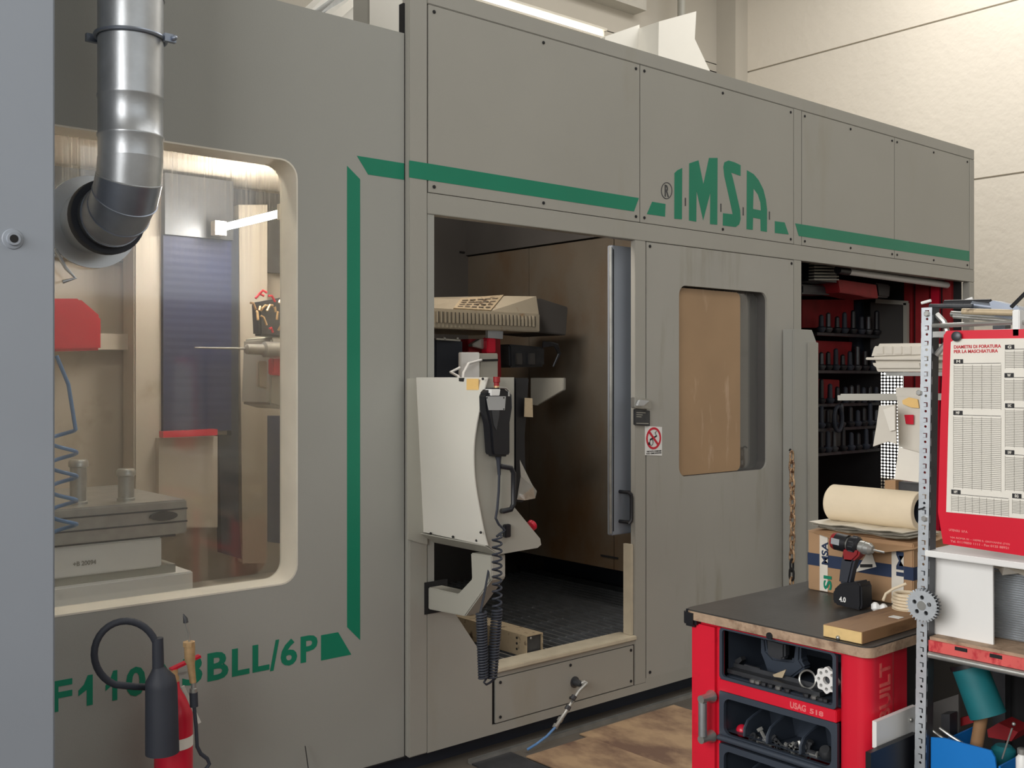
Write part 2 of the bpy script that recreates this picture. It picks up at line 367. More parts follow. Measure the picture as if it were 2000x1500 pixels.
# tall section: posts and rails
part('post', (2.412, 2.502, D, D+.05, .085, 3.182), m_grey, bev=.004)
part('seam_strip', (2.404, 2.414, D+.03, D+.06, .085, 3.1), m_gap)
part('top_rail', (2.502, 7.181, D, D+.05, 3.112, 3.182), m_grey, bev=.003)
part('middle_rail', (2.502, 7.181, D, D+.05, 2.263, 2.348), m_grey, bev=.002)
part('post', (5.036, 5.109, D, D+.05, .085, 2.262), m_grey, bev=.002)
part('post', (5.036, 5.109, D, D+.05, 2.349, 3.111), m_grey, bev=.002)
part('post', (7.109, 7.181, D, D+.05, .085, 2.262), m_grey, bev=.003)
part('post', (7.109, 7.181, D, D+.05, 2.349, 3.111), m_grey, bev=.003)
part('post', (3.731, 3.806, D, D+.03, .124, 2.262), m_grey, bev=.002)
part('backing', (2.42, 7.17, D+.012, D+.018, 2.27, 3.17), m_gap)
for x0, x1 in ((2.504, 3.765), (3.765, 5.034), (5.111, 6.118), (6.118, 7.107)):
    p = part('fascia_panel', (x0+G, x1-G, D, D+.010, 2.348+G, 3.112-G), m_grey, bev=.001)
    for sx in (x0+.03, (x0+x1)/2, x1-.03):
        for sz in (2.375, 3.085):
            obj('screw', MB().lathe([(.0075, 0), (.0075, .003), (.004, .0045)], (sx, D, sz), (0, -1, 0), 8), m_gap, p)
# door panel with window
PX0, PX1 = 3.809, 5.034
WR = rrect(4.052, 4.784, 1.103, 2.064, .05)
part('backing_frame', (3.80, 4.04, D+.014, D+.02, .12, 2.27), m_gap); part('backing_frame', (4.80, 5.05, D+.014, D+.02, .12, 2.27), m_gap)
dp = obj('side_panel', MB().prism([(PX0+G, .143), (PX1-G, .143), (PX1-G, 2.262-G), (PX0+G, 2.262-G)], fXZ, D, D+.012, [WR]), m_door, M)
for sx, sz in ((3.835, 2.24), (5.012, 2.24), (3.835, .168), (5.012, .168), (3.826, 1.28)):
    obj('screw', MB().lathe([(.008, 0), (.008, .003), (.004, .0045)], (sx, D, sz), (0, -1, 0), 8), m_gap, dp)
obj('window_reveal', MB().prism(rrect(4.049, 4.787, 1.100, 2.067, .052), fXZ, D+.012, D+.07, [rrect(4.053, 4.783, 1.104, 2.063, .049)]), m_darkgrey, dp)
obj('window_pane', MB().prism(rrect(4.05, 4.786, 1.101, 2.066, .052), fXZ, D+.062, D+.067), m_pane, dp)
pa, pb = pY(1325, 560, D+.03).x, pY(1452, 560, D+.03).x
obj('tan_protective_sheet', MB().prism(rrect(4.06, 4.582, 1.106, 2.055, .035), fXZ, D+.026, D+.034), m_tan, dp, 'stained tan plastic sheet')
part('sill_lower_rail', (2.84, 3.806, D, D+.04, .085, .123), m_grey)
part('lower_rail', (3.806, 5.036, D, D+.04, .085, .143), m_grey)
# lower left apron with its slanted cut
q = [pY(*p, D) for p in ((835, 1200), (888, 1197), (962, 1306))]
ap = [(2.502, .085), (2.84, .085), (2.84, .352), (q[2].x, .356), (q[1].x, q[1].z), (2.54, q[0].z+.02), (2.502, q[0].z+.02)]
obj('apron_panel', MB().prism(ap, fXZ, D, D+.03), m_grey, M)
obj('inner_jamb', MB().box(2.504, 2.538, D+.004, D+.10, q[0].z+.02, 2.262), m_greyL, M)
ac = part('access_panel', (2.86, 3.718, D, D+.01, .128, .318), m_grey, bev=.001)
part('access_backing', (2.845, 3.73, D+.011, D+.018, .10, .34), m_gap)
part('sill_rail', (2.842, 3.731, D+.002, D+.03, .322, .345), m_grey)
for sx in (2.885, 3.30, 3.70):
    for sz in (.15, .298): obj('screw', MB().lathe([(.007, 0), (.007, .003), (.004, .0045)], (sx, D, sz), (0, -1, 0), 8), m_gap, ac)
obj('sill', MB().prism([(2.842, .345), (3.731, .345), (3.731, .364), (2.842, .364)], fXZ, D-.012, D+.10), m_sill, M, bev=.003)
obj('door_seal', MB().box(3.712, 3.728, D+.01, D+.06, .365, .80), m_sill, M)
part('plinth', (.6, 7.15, D+.09, D+.14, 0, .2), m_plinth)
part('underside', (.6, 7.15, D+.02, D+.10, .084, .088), m_gap)
# outer body skins (roof, end, back)
part('roof_panel', (3.2, 7.18, D+.05, 5.7, 3.14, 3.17), m_grey); part('roof_panel', (.6, 2.42, DL+.03, 5.7, 2.9, 2.93), m_grey)
part('rear_panel', (.6, 7.18, 5.7, 5.75, .1, 3.15), m_grey)
# stripes and letters (cut film on the panels)
def film(name, pts, Y, m=m_green): return extY(name, pts, Y-.0012, .0014, m, M)
cx = lambda q: [(1220+a/5, 290+b/5) for a, b in q]
def fv(pts, Y): return obj('green_stripe', MB().prism(pts, fXZ, Y-.0012, Y+.0002), m_green, M)
fv([(2.14, .645), (2.198, .586), (2.198, 2.368), (2.14, 2.412)], DL)
fv([(2.184, 2.457), (2.404, 2.457), (2.404, 2.391), (2.235, 2.391)], DL)
q1 = pY(1247.6, 389.4, D); q2 = pY(1238, 414.4, D)
fv([(2.412, 2.466), (q1.x, 2.466), (q2.x, 2.398), (2.412, 2.398)], D)
q1 = pY(1553, 439.6, D); q2 = pY(1560, 462.4, D)
fv([(q1.x, 2.468), (7.105, 2.474), (7.105, 2.404), (q2.x, 2.400)], D)
fv([(2.026, .537), (2.158, .537), (2.100, .632), (2.026, .632)], DL)
film('logo_wedge', cx([(270, 520), (400, 542), (395, 665), (218, 640)]), D)
film('logo_wedge', cx([(1468, 710), (1563, 722), (1603, 840), (1468, 825)]), D)
film('letter_i', cx([(488, 240), (515, 213), (563, 190), (560, 692), (486, 686)]), D)
film('letter_m', cx([(632, 145), (722, 115), (770, 350), (825, 92), (908, 92), (905, 745), (835, 738), (838, 430), (768, 700), (703, 410), (700, 715), (630, 703)]), D)
film('letter_s', cx([(1133, 268), (1042, 235), (1060, 300), (1128, 600), (1133, 690), (1120, 740), (1085, 767), (960, 752), (962, 632), (1057, 642), (1040, 560), (975, 270), (965, 180), (975, 135), (1015, 117), (1075, 135), (1133, 163)]), D)
film('letter_a', cx([(1195, 212), (1260, 250), (1310, 310), (1355, 400), (1380, 500), (1392, 600), (1390, 815), (1330, 805), (1328, 690), (1255, 675), (1252, 795), (1192, 788)]), D)
MH = cx([(1260, 395), (1300, 450), (1325, 530), (1330, 605), (1255, 590)])
extY('letter_counter', MH, D-.0016, .0006, m_grey, M)
for a, b in ((594, 521), (941, 578), (1159, 613), (1415, 655)):
    film('logo_dash', cx([(a-5, b-40), (a+5, b-39), (a+5, b+41), (a-5, b+40)]), D, m_dsteel)
rg = [(1220+411/5+11*math.cos(2*PI*i/28), 290+412/5+16.6*math.sin(2*PI*i/28)) for i in range(28)]
ri = [(1220+411/5+9.6*math.cos(2*PI*i/28), 290+412/5+15*math.sin(2*PI*i/28)) for i in range(28)]
extY('registered_mark', rg, D-.0012, .0014, m_dsteel, M, holes=[ri])
a = pY(1298, 384, D); b = pY(1306.5, 362, D)
obj('registered_letter', text_mb(MB(), 'R', a.x, b.x, a.z, b.z, fXZ, D-.0014), m_dsteel, M)
for ch, x0, x1 in (('F', 98, 141), ('1', 153, 181), ('1', 206, 229), ('0', 246, 284), ('0', 293, 328), ('3', 356, 395), ('B', 405, 446), ('L', 453, 487), ('L', 493, 526), ('/', 527, 545), ('6', 548, 580), ('P', 587, 620)):
    a = pY(x0, 1300, DL).x; b = pY(x1, 1300, DL).x
    if ch == '1':
        w_ = b-a; obj('letter', MB().prism([(b-w_*.42, .542), (b, .542), (b, .64), (b-w_*.35, .64), (b-w_*.62, .612), (a, .596), (a, .578), (b-w_*.42, .594)], fXZ, DL-.0012, DL+.0002), m_green, M); continue
    obj('letter', text_mb(MB(), ch, a, b, .535 if ch == '/' else .542, .645 if ch == '/' else .64, fXZ, DL-.0014), m_green, M)

# ---- inside the left bay
part('bay_back_wall', (.6, 3.3, 5.22, 5.26, .4, 2.9), m_beige)
for nm_, za_ in (('bay_ceiling', 2.62), ('bay_floor', .50)): obj(nm_, MB().prism([(.6, DL+.14), (2.50, DL+.14), (3.2, 5.2), (.6, 5.2)], fXY, za_, za_+.04), m_beige, M)
part('bay_side_wall', (.60, .64, DL+.14, 5.2, .5, 2.66), m_beige)
obj('bay_partition', MB().prism([(2.51, 3.60), (2.54, 3.60), (3.25, 5.22), (3.22, 5.22)], fXY, .45, 2.62), m_beige, M)
lp = obj('bay_lamp_tube', MB().tube([(2.3, 4.27, 2.345), (2.3, 4.90, 2.345)], .017, 12), m_tube, M)
obj('lamp_socket', MB().box(2.27, 2.33, 4.90, 4.95, 2.31, 2.38).box(2.27, 2.33, 4.22, 4.265, 2.31, 2.38), m_white, lp)
fill_tube = obj('bay_lamp_tube', MB().tube([(.95, 3.68, 2.565), (1.95, 3.68, 2.565)], .013, 10), mat('fill_glow', (255, 248, 234), .4, 0, 0, emit=22), M)  # second tube, added out of view to light the table front
obj('fill_lamp_tray', MB().box(.9, 2.0, 3.65, 3.71, 2.585, 2.60), m_white, fill_tube)  # made-up tray over the added tube
extY('guide_column', [(262, 330), (318, 330), (318, 1100), (262, 1100)], 5.02, .15, m_beige, M, bev=.008)
extY('wall_seam_strip', [(245, 330), (258, 330), (258, 960), (245, 960)], 5.19, .02, m_conside, M)
extY('cross_rail', [(110, 650), (258, 652), (258, 683), (110, 683)], 5.10, .06, m_beige, M)
# pleated way cover
blt = thing
bl = MB(); xa, xb = pY(319, 600, 5.0).x, pY(452, 600, 5.0).x; z0, z1 = pY(390, 843, 5.0).z, 2.30
n = 26
for i in range(n):
    za = z0+(z1-z0)*i/n; zb = z0+(z1-z0)*(i+1)/n; zm = (za+zb)/2
    bl.add([(xa, 5.0, za), (xb, 5.0, za), (xb, 4.9994, zm), (xa, 4.9994, zm), (xa, 5.0, zb), (xb, 5.0, zb)], [(0, 1, 2, 3), (3, 2, 5, 4)])
bl.box(xa, xb, 5.001, 5.03, z0, z1)
part('cover_reflection', (xa, xb, 4.98, 5.1, 2.30, 2.60), m_dsteel)  # dark steel plate stands in for the grey reflection above the cover
part('streak_backdrop', (.64, 3.2, 5.16, 5.19, 2.17, 2.60), m_dsteel)  # dark sheet added behind the glass so its bright streaks stand out
obj('pleated_way_cover', bl, m_blue, M, smooth=0)
extY('way_cover_edge', [(452, 430), (466, 430), (466, 1000), (472, 1092), (433, 1080), (427, 850), (452, 850)], 5.04, .05, m_plinth, M)
extY('red_stop_bar', [(319, 843), (425, 838), (425, 850), (319, 855)], 4.93, .05, m_redlamp, M)
extY('lower_apron', [(310, 856), (425, 852), (425, 1030), (310, 1030)], 4.98, .04, m_beige, M)
extY('sheet_pillar', [(466, 400), (522, 400), (522, 1100), (474, 1100)], 5.10, .06, m_beige, M)
extY('dark_slot', [(521, 812), (552, 812), (552, 1062), (521, 1058)], 5.12, .03, m_blue, M)
extY('red_guard', [(100, 583), (157, 583), (198, 618), (198, 684), (100, 686)], 4.6, .25, m_redlamp, M, bev=.01)
sp = obj('spindle_holder', MB().lathe([(.012, 0), (.024, .01), (.026, .09), (.038, .10), (.04, .30)], pY(478, 682, 4.55), (1, 0, 0), 20), m_steel, M)
obj('gun_drill', MB().tube([pY(380, 679, 4.55), pY(480, 681, 4.55)], [.003, .006], 8), m_steel, sp)
extY('spindle_housing', [(530, 660), (560, 655), (560, 800), (526, 790)], 4.62, .3, m_conside, M, bev=.01)
extY('red_motor_cover', [(533, 700), (560, 700), (560, 735), (533, 732)], 4.56, .05, m_redlamp, M, bev=.005)
extY('slide_plate', [(505, 705), (522, 705), (522, 760), (505, 755)], 4.6, .03, m_beige, M, bev=.005)
hz = MB(); hr = MB()
for k in range(14):
    a = pY(random.uniform(498, 552), random.uniform(565, 650), 4.5+random.random()*.1); b = a+Vector((random.uniform(-.05, .05), random.uniform(-.03, .03), random.uniform(-.05, .05)))
    (hr if k % 4 == 0 else hz).tube([a, (a+b)/2+Vector((0, 0, .015)), b], .006, 6)
obj('coolant_pipes', hz, m_brass, M, kind='stuff'); obj('red_hoses', hr, m_redlamp, M)
extY('pipe_manifold', [(505, 590), (555, 580), (555, 660), (508, 655)], 4.62, .08, m_dsteel, M, bev=.01)
# work table
tb = obj('work_table', MB().box(.75, 1.735, 4.0, 4.75, .985, 1.118), m_steel, M, bev=.006)
for xs, z0 in ((1.0, 1.08), (1.0, 1.03)): obj('table_groove', MB().box(.75, 1.735, 3.996, 4.0, z0, z0+.006), m_dsteel, tb)
q = pY(320, 1008, 3.99); obj('table_handle', MB().prism([(q.x+.055*math.cos(t*PI/8), q.z+.018*math.sin(t*PI/8)) for t in range(16)], fXZ, 3.985, 3.999), m_dsteel, tb)
obj('table_saddle', MB().box(.75, 1.64, 4.02, 4.7, .86, .975), m_whitep, M, bev=.005)
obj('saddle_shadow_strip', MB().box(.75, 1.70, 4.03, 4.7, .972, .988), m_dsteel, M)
obj('machine_bed', MB().box(.75, 1.76, 4.0, 4.75, .54, .83), m_whitep, M, bev=.005)
obj('bed_groove', MB().box(.75, 1.70, 4.03, 4.7, .83, .862), m_conside, M)
a = pY(143, 1107, 4.018); b = pY(188, 1098, 4.018)
obj('table_lettering', text_mb(MB(), '+B 20094', a.x, b.x, a.z, a.z+.018, fXZ, 4.018), m_line, M)
for px, py, h in ((246, 965, .125), (153, 975, .17)):
    q = pY(px, py, 4.12); q.z = 1.118
    c_ = obj('clamping_pin', MB().lathe([(.034, 0), (.034, .01), (.030, .012), (.030, h-.03), (.036, h-.026), (.036, h-.008), (.03, h)], q, (0, 0, 1), 20), m_steel, M)
# blue coiled air hose in the window
q = pY(122, 930, 3.80); pts = []
for i in range(150):
    t = i/149; a = t*2*PI*4.3
    pts.append((q.x+.045*math.cos(a), q.y+.055*math.sin(a), q.z+.16-.36*t))
pts = [(q.x-.02, q.y, q.z+.42), (q.x+.02, q.y, q.z+.32)]+pts
obj('coiled_air_hose', MB().tube(pts, .007, 8), m_copper, None, 'blue coiled air hose hanging inside the large window, left edge', 'hose')

# ---- inside the open chamber
CX = 4.1
zt, zb = pX(1150, 468, CX).z, pX(1223, 1117, CX).z
for y0, y1 in ((D+.16, 3.93), (3.935, 4.62), (4.625, 5.2)):
    part('chamber_wall_panel', (CX, CX+.02, y0, y1, zb, zt), m_brown)
part('chamber_slot', (CX-.004, CX+.001, 3.90, 4.03, zb+.06, zb+.07), m_gap)
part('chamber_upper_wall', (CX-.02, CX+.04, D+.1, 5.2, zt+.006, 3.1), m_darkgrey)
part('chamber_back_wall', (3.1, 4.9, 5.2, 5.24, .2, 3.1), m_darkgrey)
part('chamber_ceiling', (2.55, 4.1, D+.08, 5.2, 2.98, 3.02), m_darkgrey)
obj('chamber_brace', MB().bar(pX(850, 440, CX-.05), pX(900, 500, CX-.05), .04, .06), m_gap, M)
part('pit_wall', (4.75, 4.8, D+.1, 5.2, .1, .62), m_plinth); part('pit_lintel', (CX+.02, 4.78, D+.1, 5.2, zb, zb+.02), m_plinth)
part('pit_floor', (2.55, 4.8, D+.05, 5.2, .10, .12), m_gap)
part('pit_ledge', (4.5, 4.52, D+.1, 5.2, .34, .37), m_dsteel)
gr = MB()
x = 2.62
while x < 4.5:
    gr.box(x, x+.009, D+.10, 5.15, .31, .342); x += .052
y = D+.14
while y < 5.15:
    gr.box(2.60, 4.5, y, y+.005, .318, .332); y += .15
obj('floor_grating', gr, m_galv, M, kind='stuff', smooth=0)
part('grating_support', (2.60, 4.5, D+.10, D+.108, .29, .342), m_steel)
# hanging sliding door leaf with handle
xr = 3.729
YF = D+.085
a = pY(1196, 470, YF).x
sd = obj('sliding_door', MB().box(a, 4.0, YF, YF+.035, .84, 2.24), m_cab, M, bev=.004)
obj('door_edge_seal', MB().tube([(a-.006, YF+.006, 2.23), (a-.003, YF+.006, 1.6), (a-.008, YF+.006, 1.2), (a-.006, YF+.006, .85)], .008, 8), m_steel, sd)
obj('door_edge_line', MB().box(a+.004, a+.009, YF-.002, YF, .86, 2.22), m_gap, sd)
q1 = pY(1210, 960, YF); q2 = pY(1210, 1018, YF); hx = 3.717; hy = D+.012
obj('door_handle', MB().tube([(q1.x, YF, q1.z), (q1.x+.002, YF-.03, q1.z), (q1.x+.01, hy+.015, q1.z), (hx-.01, hy+.003, q1.z-.002), (hx-.002, hy, q1.z-.008), (hx, hy, q1.z-.022), (hx, hy, q2.z+.022), (hx-.002, hy, q2.z+.008), (hx-.01, hy+.003, q2.z+.002), (q1.x+.01, hy+.015, q2.z), (q1.x+.002, YF-.03, q2.z), (q1.x, YF, q2.z)], .0085, 8), m_black, sd)
# spindle head cover with louvres
ca, cb = pY(840, 600, 4.0), pY(1055, 640, 4.0)
hd = obj('head_cover', MB().box(ca.x, cb.x, 4.0, 4.55, 1.835, 1.930), m_cover, M, bev=.005)
xa = ca.x+.03
while xa < cb.x-.05:
    obj('louvre', MB().box(xa, xa+.011, 3.990, 4.0, 1.862, 1.915), m_cover, hd)
    obj('louvre_slot', MB().box(xa+.012, xa+.021, 3.997, 4.001, 1.862, 1.915), m_gap, hd)
    xa += .0245
g = [pY(885, 607, 4.01), pY(958, 609, 4.01), pY(983, 578, 4.12), pY(899, 585, 4.12)]
up = [Vector((g[0].x, 4.01, 1.930)), Vector((g[1].x, 4.01, 1.930)), g[2], g[3]]
hb = MB()
e1 = pY(1055, 585, 4.01)
top = [g[2], Vector((cb.x-.02, 4.12, g[2].z-.01)), Vector((cb.x-.02, 4.5, g[2].z-.01)), Vector((g[3].x, 4.5, g[2].z))]
hb.add([(g[1].x, 4.01, 1.93), (cb.x, 4.01, 1.93), (cb.x, 4.5, 1.93), (g[0].x, 4.5, 1.93), (g[0].x, 4.01, 1.93), g[2], (cb.x, 4.03, g[2].z), (cb.x, 4.5, g[2].z), (g[3].x, 4.5, g[2].z), g[3]],
       [(4, 0, 5, 9), (0, 1, 6, 5), (1, 2, 7, 6), (2, 3, 8, 7), (3, 4, 9, 8), (9, 5, 6, 7, 8), (0, 4, 3, 2, 1)])
obj('head_cover_top', hb, m_cover, hd, smooth=0)
nrm = (up[1]-up[0]).cross(up[3]-up[0]).normalized()
if nrm.y > 0: nrm = -nrm
obj('vent_plate', MB().quad([u+nrm*.001 for u in up], .006, nrm), m_bracket, hd)
vt = MB()
def bil(u, v): return up[0].lerp(up[1], u).lerp(up[3].lerp(up[2], u), v)
for i in range(5):
    for j in range(4):
        u0 = .08+i*.18; v0 = .12+j*.2
        vt.quad([bil(u0, v0)+nrm*.0075, bil(u0+.13, v0)+nrm*.0075, bil(u0+.13, v0+.07)+nrm*.0075, bil(u0, v0+.07)+nrm*.0075], .001, nrm)
obj('vent_slots', vt, m_brown, hd, kind='stuff')
extY('rear_housing', [(1040, 584), (1057, 583), (1110, 600), (1106, 655), (1040, 648)], 4.1, .35, m_darkgrey, M, bev=.005)
extY('bracket_plate', [(953, 645), (983, 643), (982, 662), (953, 660)], 4.02, .02, m_silver, M)
extY('red_slide', [(915, 662), (978, 662), (980, 737), (915, 737)], 4.1, .08, m_redd, M, bev=.004)
extY('red_connector', [(952, 663), (955, 659), (966, 659), (969, 663), (969, 690), (952, 690)], 4.02, .05, m_redlamp, M, bev=.005)
extY('steel_block', [(923, 672), (940, 662), (952, 662), (952, 684), (923, 676)], 4.05, .04, m_steel, M, bev=.004)
extY('white_cover_plate', [(900, 688), (937, 688), (937, 740), (900, 740)], 3.85, .02, m_whitep, M, bev=.003)
extY('grey_terminal_box', [(937, 690), (973, 690), (973, 740), (937, 740)], 3.90, .08, m_conside, M, bev=.004)
extY('terminal_gap', [(937, 702), (973, 701), (973, 705), (937, 706)], 3.895, .01, m_gap, M)
mt = extY('motor_box', [(995, 672), (1065, 678), (1065, 716), (997, 718)], 4.15, .3, m_dsteel, M, bev=.01)
for k in (1010, 1035): extY('connector', [(k, 690), (k+11, 690), (k+11, 712), (k, 712)], 4.135, .02, m_darkgrey, mt, bev=.003)
for k in range(4):
    obj('motor_cable', MB().tube([pY(1060, 668+k*3, 4.14), pY(1080+k*3, 670+k, 4.12), pY(1091+k, 690, 4.14), pY(1080, 716, 4.16)], .006, 8), m_dsteel, M)
extY('dark_carriage', [(850, 660), (905, 664), (905, 745), (850, 745)], 4.06, .3, m_plinth, M, bev=.008)
obj('carriage_rail', MB().bar(pY(852, 662, 4.03), pY(898, 665, 4.03), .01, .008), m_steel, M)
for k in (868, 893): obj('rail_knob', MB().sphere(pY(k, 661, 4.03), .009), m_steel, M)
extX('hanging_bracket', [(1036, 738), (1100, 738), (1100, 762), (1048, 792), (1036, 790)], 3.75, .02, m_conside, M, bev=.003)
obj('white_wires', MB().tube([pY(940, 703, 3.84), pY(915, 710, 3.80), pY(905, 728, 3.70), pY(902, 755, 3.5)], .006, 8).tube([pY(898, 718, 3.8), pY(880, 727, 3.75), pY(895, 735, 3.6), pY(901, 752, 3.5)], .006, 8), m_whitep, M)

# ---- tool bay on the right
part('tool_bay_back', (5.0, 7.1, 5.1, 5.14, .1, 3.0), m_redd)
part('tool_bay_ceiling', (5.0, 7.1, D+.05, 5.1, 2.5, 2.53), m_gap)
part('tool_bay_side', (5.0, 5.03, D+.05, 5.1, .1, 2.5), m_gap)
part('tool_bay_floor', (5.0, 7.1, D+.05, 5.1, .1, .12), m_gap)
EX = 7.1
ya, yb = pX(1718, 800, EX).y, pX(1764, 800, EX).y     # ya > yb
zt2, zb2 = pX(1740, 634, EX).z, pX(1740, 968, EX).z
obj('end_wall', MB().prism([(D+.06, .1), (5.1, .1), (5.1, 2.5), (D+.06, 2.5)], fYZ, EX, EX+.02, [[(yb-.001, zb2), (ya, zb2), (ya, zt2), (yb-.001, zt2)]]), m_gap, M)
nc = 7; nr = 54; wy = (ya-yb)/nc; hz_ = (zt2-zb2)/nr; pf = MB()
for i in range(nc):
    for j in range(nr):
        c0 = yb+wy*(i+.5); c1 = zb2+hz_*(j+.5)
        o8 = [(c0+sx*wy/2, c1+sy*hz_/2) for sx, sy in ((-1, -1), (0, -1), (1, -1), (1, 0), (1, 1), (0, 1), (-1, 1), (-1, 0))]
        i8 = [(c0+wy*.36*math.cos(t), c1+hz_*.36*math.sin(t)) for t in [PI*(1.25+k*.25) for k in range(8)]]
        pf.add([(EX, a, b) for a, b in o8]+[(EX, a, b) for a, b in i8], [(k, (k+1) % 8, (k+1) % 8+8, k+8) for k in range(8)])
obj('perforated_plate', pf, m_black, M, smooth=0, kind='stuff')
for a, b, mm in ((1792, 1818, m_redd), (1822, 1838, m_redlamp), (1845, 1862, m_redd), (1770, 1786, m_redd)):
    p0, p1 = pX(a, 560, EX).y, pX(b, 560, EX).y
    part('red_rib', (EX-.03, EX, p1, p0, .2, 2.45), mm)
extX('grey_guard', [(1700, 590), (1765, 592), (1765, 625), (1762, 700), (1700, 690)], EX-.06, .03, m_darkgrey, M)
obj('guard_frame', MB().bar(pX(1770, 592, EX-.08), pX(1770, 730, EX-.08), .03, .03).bar(pX(1712, 588, EX-.08), pX(1772, 592, EX-.08), .03, .03), m_conside, M)
ft = obj('strip_lamp', MB().tube([pY(1655, 530, D+.14), pY(1872, 560, D+.14)], .022, 16), m_whitep, M)
obj('lamp_end_cap', MB().tube([pY(1636, 527, D+.14), pY(1656, 530, D+.14)], .026, 16), m_black, ft)
obj('lamp_reflector', MB().tube([pY(1655, 522, D+.17), pY(1872, 553, D+.17)], .014, 8), m_steel, ft)
hs = extY('finned_motor', [(1590, 515), (1634, 518), (1634, 552), (1590, 548)], D+.26, .2, m_dsteel, M)
for k in range(6):
    y = 516+k*6; obj('fin', MB().bar(pY(1585, y, D+.24), pY(1633, y+.5, D+.24), .04, .008), m_conside, hs)
extY('red_gearbox', [(1636, 545), (1712, 556), (1716, 583), (1690, 580), (1680, 577), (1640, 571)], D+.30, .2, m_redd, M, bev=.012)
extY('cable_gland_block', [(1712, 552), (1740, 556), (1738, 582), (1716, 580)], D+.32, .1, m_black, M, bev=.01)
extY('dark_housing', [(1567, 555), (1618, 558), (1624, 576), (1567, 574)], D+.4, .15, m_dsteel, M, bev=.01)
extY('hanging_duct', [(1672, 588), (1696, 588), (1694, 700), (1676, 680)], D+.8, .08, m_plinth, M, bev=.01)
for q_ in ([(1567, 585), (1668, 585), (1668, 640), (1567, 640)], [(1590, 665), (1665, 668), (1660, 715), (1590, 712)], [(1600, 740), (1640, 742), (1640, 785), (1600, 785)]):
    extY('red_back_plate', q_, 4.2, .03, m_redd, M, bev=.004)
for r_, y in enumerate((652, 726, 792, 840, 888)):
    a0 = pY(1590, y, 4.1); a1 = pY(1712, y+9, 4.1); a1.z = a0.z
    sh = obj('tool_rack_rail', MB().bar(a0, a1, .05, .02), m_dsteel, M)
    k = a0.x+.04; kk = 0
    while k < a1.x-.02:
        h_ = .06+.07*random.random()
        obj('tool_holder', MB().lathe([(.02, 0), (.032, .02), (.032, .03), (.018, .04), (.016, .04+h_), (.006, .05+h_)], (k, 4.07, a0.z+.012), (0, 0, 1), 10), [m_plinth, m_dsteel, m_black, m_plinth, m_black][(kk+r_) % 5], sh)
        k += .075+random.random()*.04; kk += 1
obj('magazine_wheel', MB().tube([pY(1637, 818, 4.02)+Vector((.05*math.cos(t*PI/12), 0, .085*math.sin(t*PI/12))) for t in range(24)], .014, 8, True), m_plinth, M)
extY('magazine_plate', [(1600, 800), (1630, 800), (1650, 830), (1650, 872), (1602, 870)], 4.22, .04, m_darkgrey, M)

# ================================================================= guard post and chain
gp = thing('guard_post', 'grey folded sheet guard post standing at the tool bay opening', 'post', (5.06, 3.38, 0))
zt3 = pY(1560, 643, 3.36).z; xa, xb = pY(1551, 700, 3.36).x, pY(1595, 700, 3.36).x
obj('post_face', MB().prism([(xa, 0), (xb, 0), (xb, zt3-.07), (xb-.045, zt3), (xa, zt3)], fXZ, 3.36, 3.372), m_greyL, gp, bev=.002)
obj('post_flange', MB().box(xa, xa+.012, 3.372, 3.432, 0, zt3), m_greyL, gp)
xr2 = pY(1578, 700, 3.355).x; obj('post_fold', MB().box(xr2, xb-.004, 3.345, 3.36, 0, zt3-.07), m_grey, gp, bev=.003)
ch = thing('chain', 'rusty brass coloured chain hanging beside the guard post', 'chain', tuple(pY(1548, 1140, 3.33)))
z = pY(1545, 882, 3.335).z; x0 = pY(1547, 900, 3.335).x; i = 0
zend = pY(1550, 1135, 3.335).z
obj('hook', MB().tube([(x0+.012, 3.36, z+.004), (x0+.004, 3.35, z+.012), (x0, 3.335, z+.002)], .004, 8), m_gap, ch)
while z > zend:
    pts = []
    for t in range(14):
        a = 2*PI*t/14; u = .0135*math.cos(a); v = .026*math.sin(a)+(.008 if math.sin(a) > 0 else -.008)
        pts.append((x0+(u if i % 2 == 0 else 0)+.004*math.sin(z*9), 3.335+(0 if i % 2 == 0 else u), z-.03+v))
    obj('link', MB().tube(pts, .0056, 6, True), m_gap if 11 < i < 14 else m_rust, ch); z -= .049; i += 1
# latch box and smoking sign on the post
lt = thing('door_switch', 'grey interlock switch plate with a chrome latch beside the door window', 'switch', tuple(pY(1256, 832, D)))
extY('switch_plate', [(1240, 799), (1270, 802), (1270, 832), (1240, 830)], D-.012, .012, m_dsteel, lt, bev=.002)
extY('latch', [(1240, 776), (1272, 780), (1273, 800), (1240, 797)], D-.03, .03, m_steel, lt, bev=.004)
extY('latch_lever', [(1249, 781), (1270, 783), (1258, 793), (1244, 793)], D-.042, .012, m_silver, lt, bev=.003)
for k, wd in ((805, 18), (809, 12), (813, 10), (826, 24)):
    extY('plate_print', [(1243, k), (1243+wd, k+.6), (1243+wd, k+2), (1243, k+1.4)], D-.0128, .0006, m_conside, lt)
sg = thing('prohibition_sign', 'white sticker with a red no smoking circle on the door panel', 'sign', tuple(pY(1276, 890, D)))
extY('sign_plate', [(1260, 832), (1293, 834), (1293, 890), (1260, 889)], D-.002, .0018, m_whitep, sg)
c0 = pY(1276.5, 856, D-.002); Rr = (pY(1291, 856, D).x-pY(1262, 856, D).x)/2
obj('red_ring', MB().prism(circ(c0.x, c0.z, Rr, 32), fXZ, D-.0034, D-.002, [circ(c0.x, c0.z, Rr*.80, 32)]), m_redlamp, sg)
s45 = Rr*.62
obj('red_slash', MB().bar((c0.x-s45, D-.003, c0.z+s45), (c0.x+s45, D-.003, c0.z-s45), .003, Rr*.2), m_redlamp, sg)
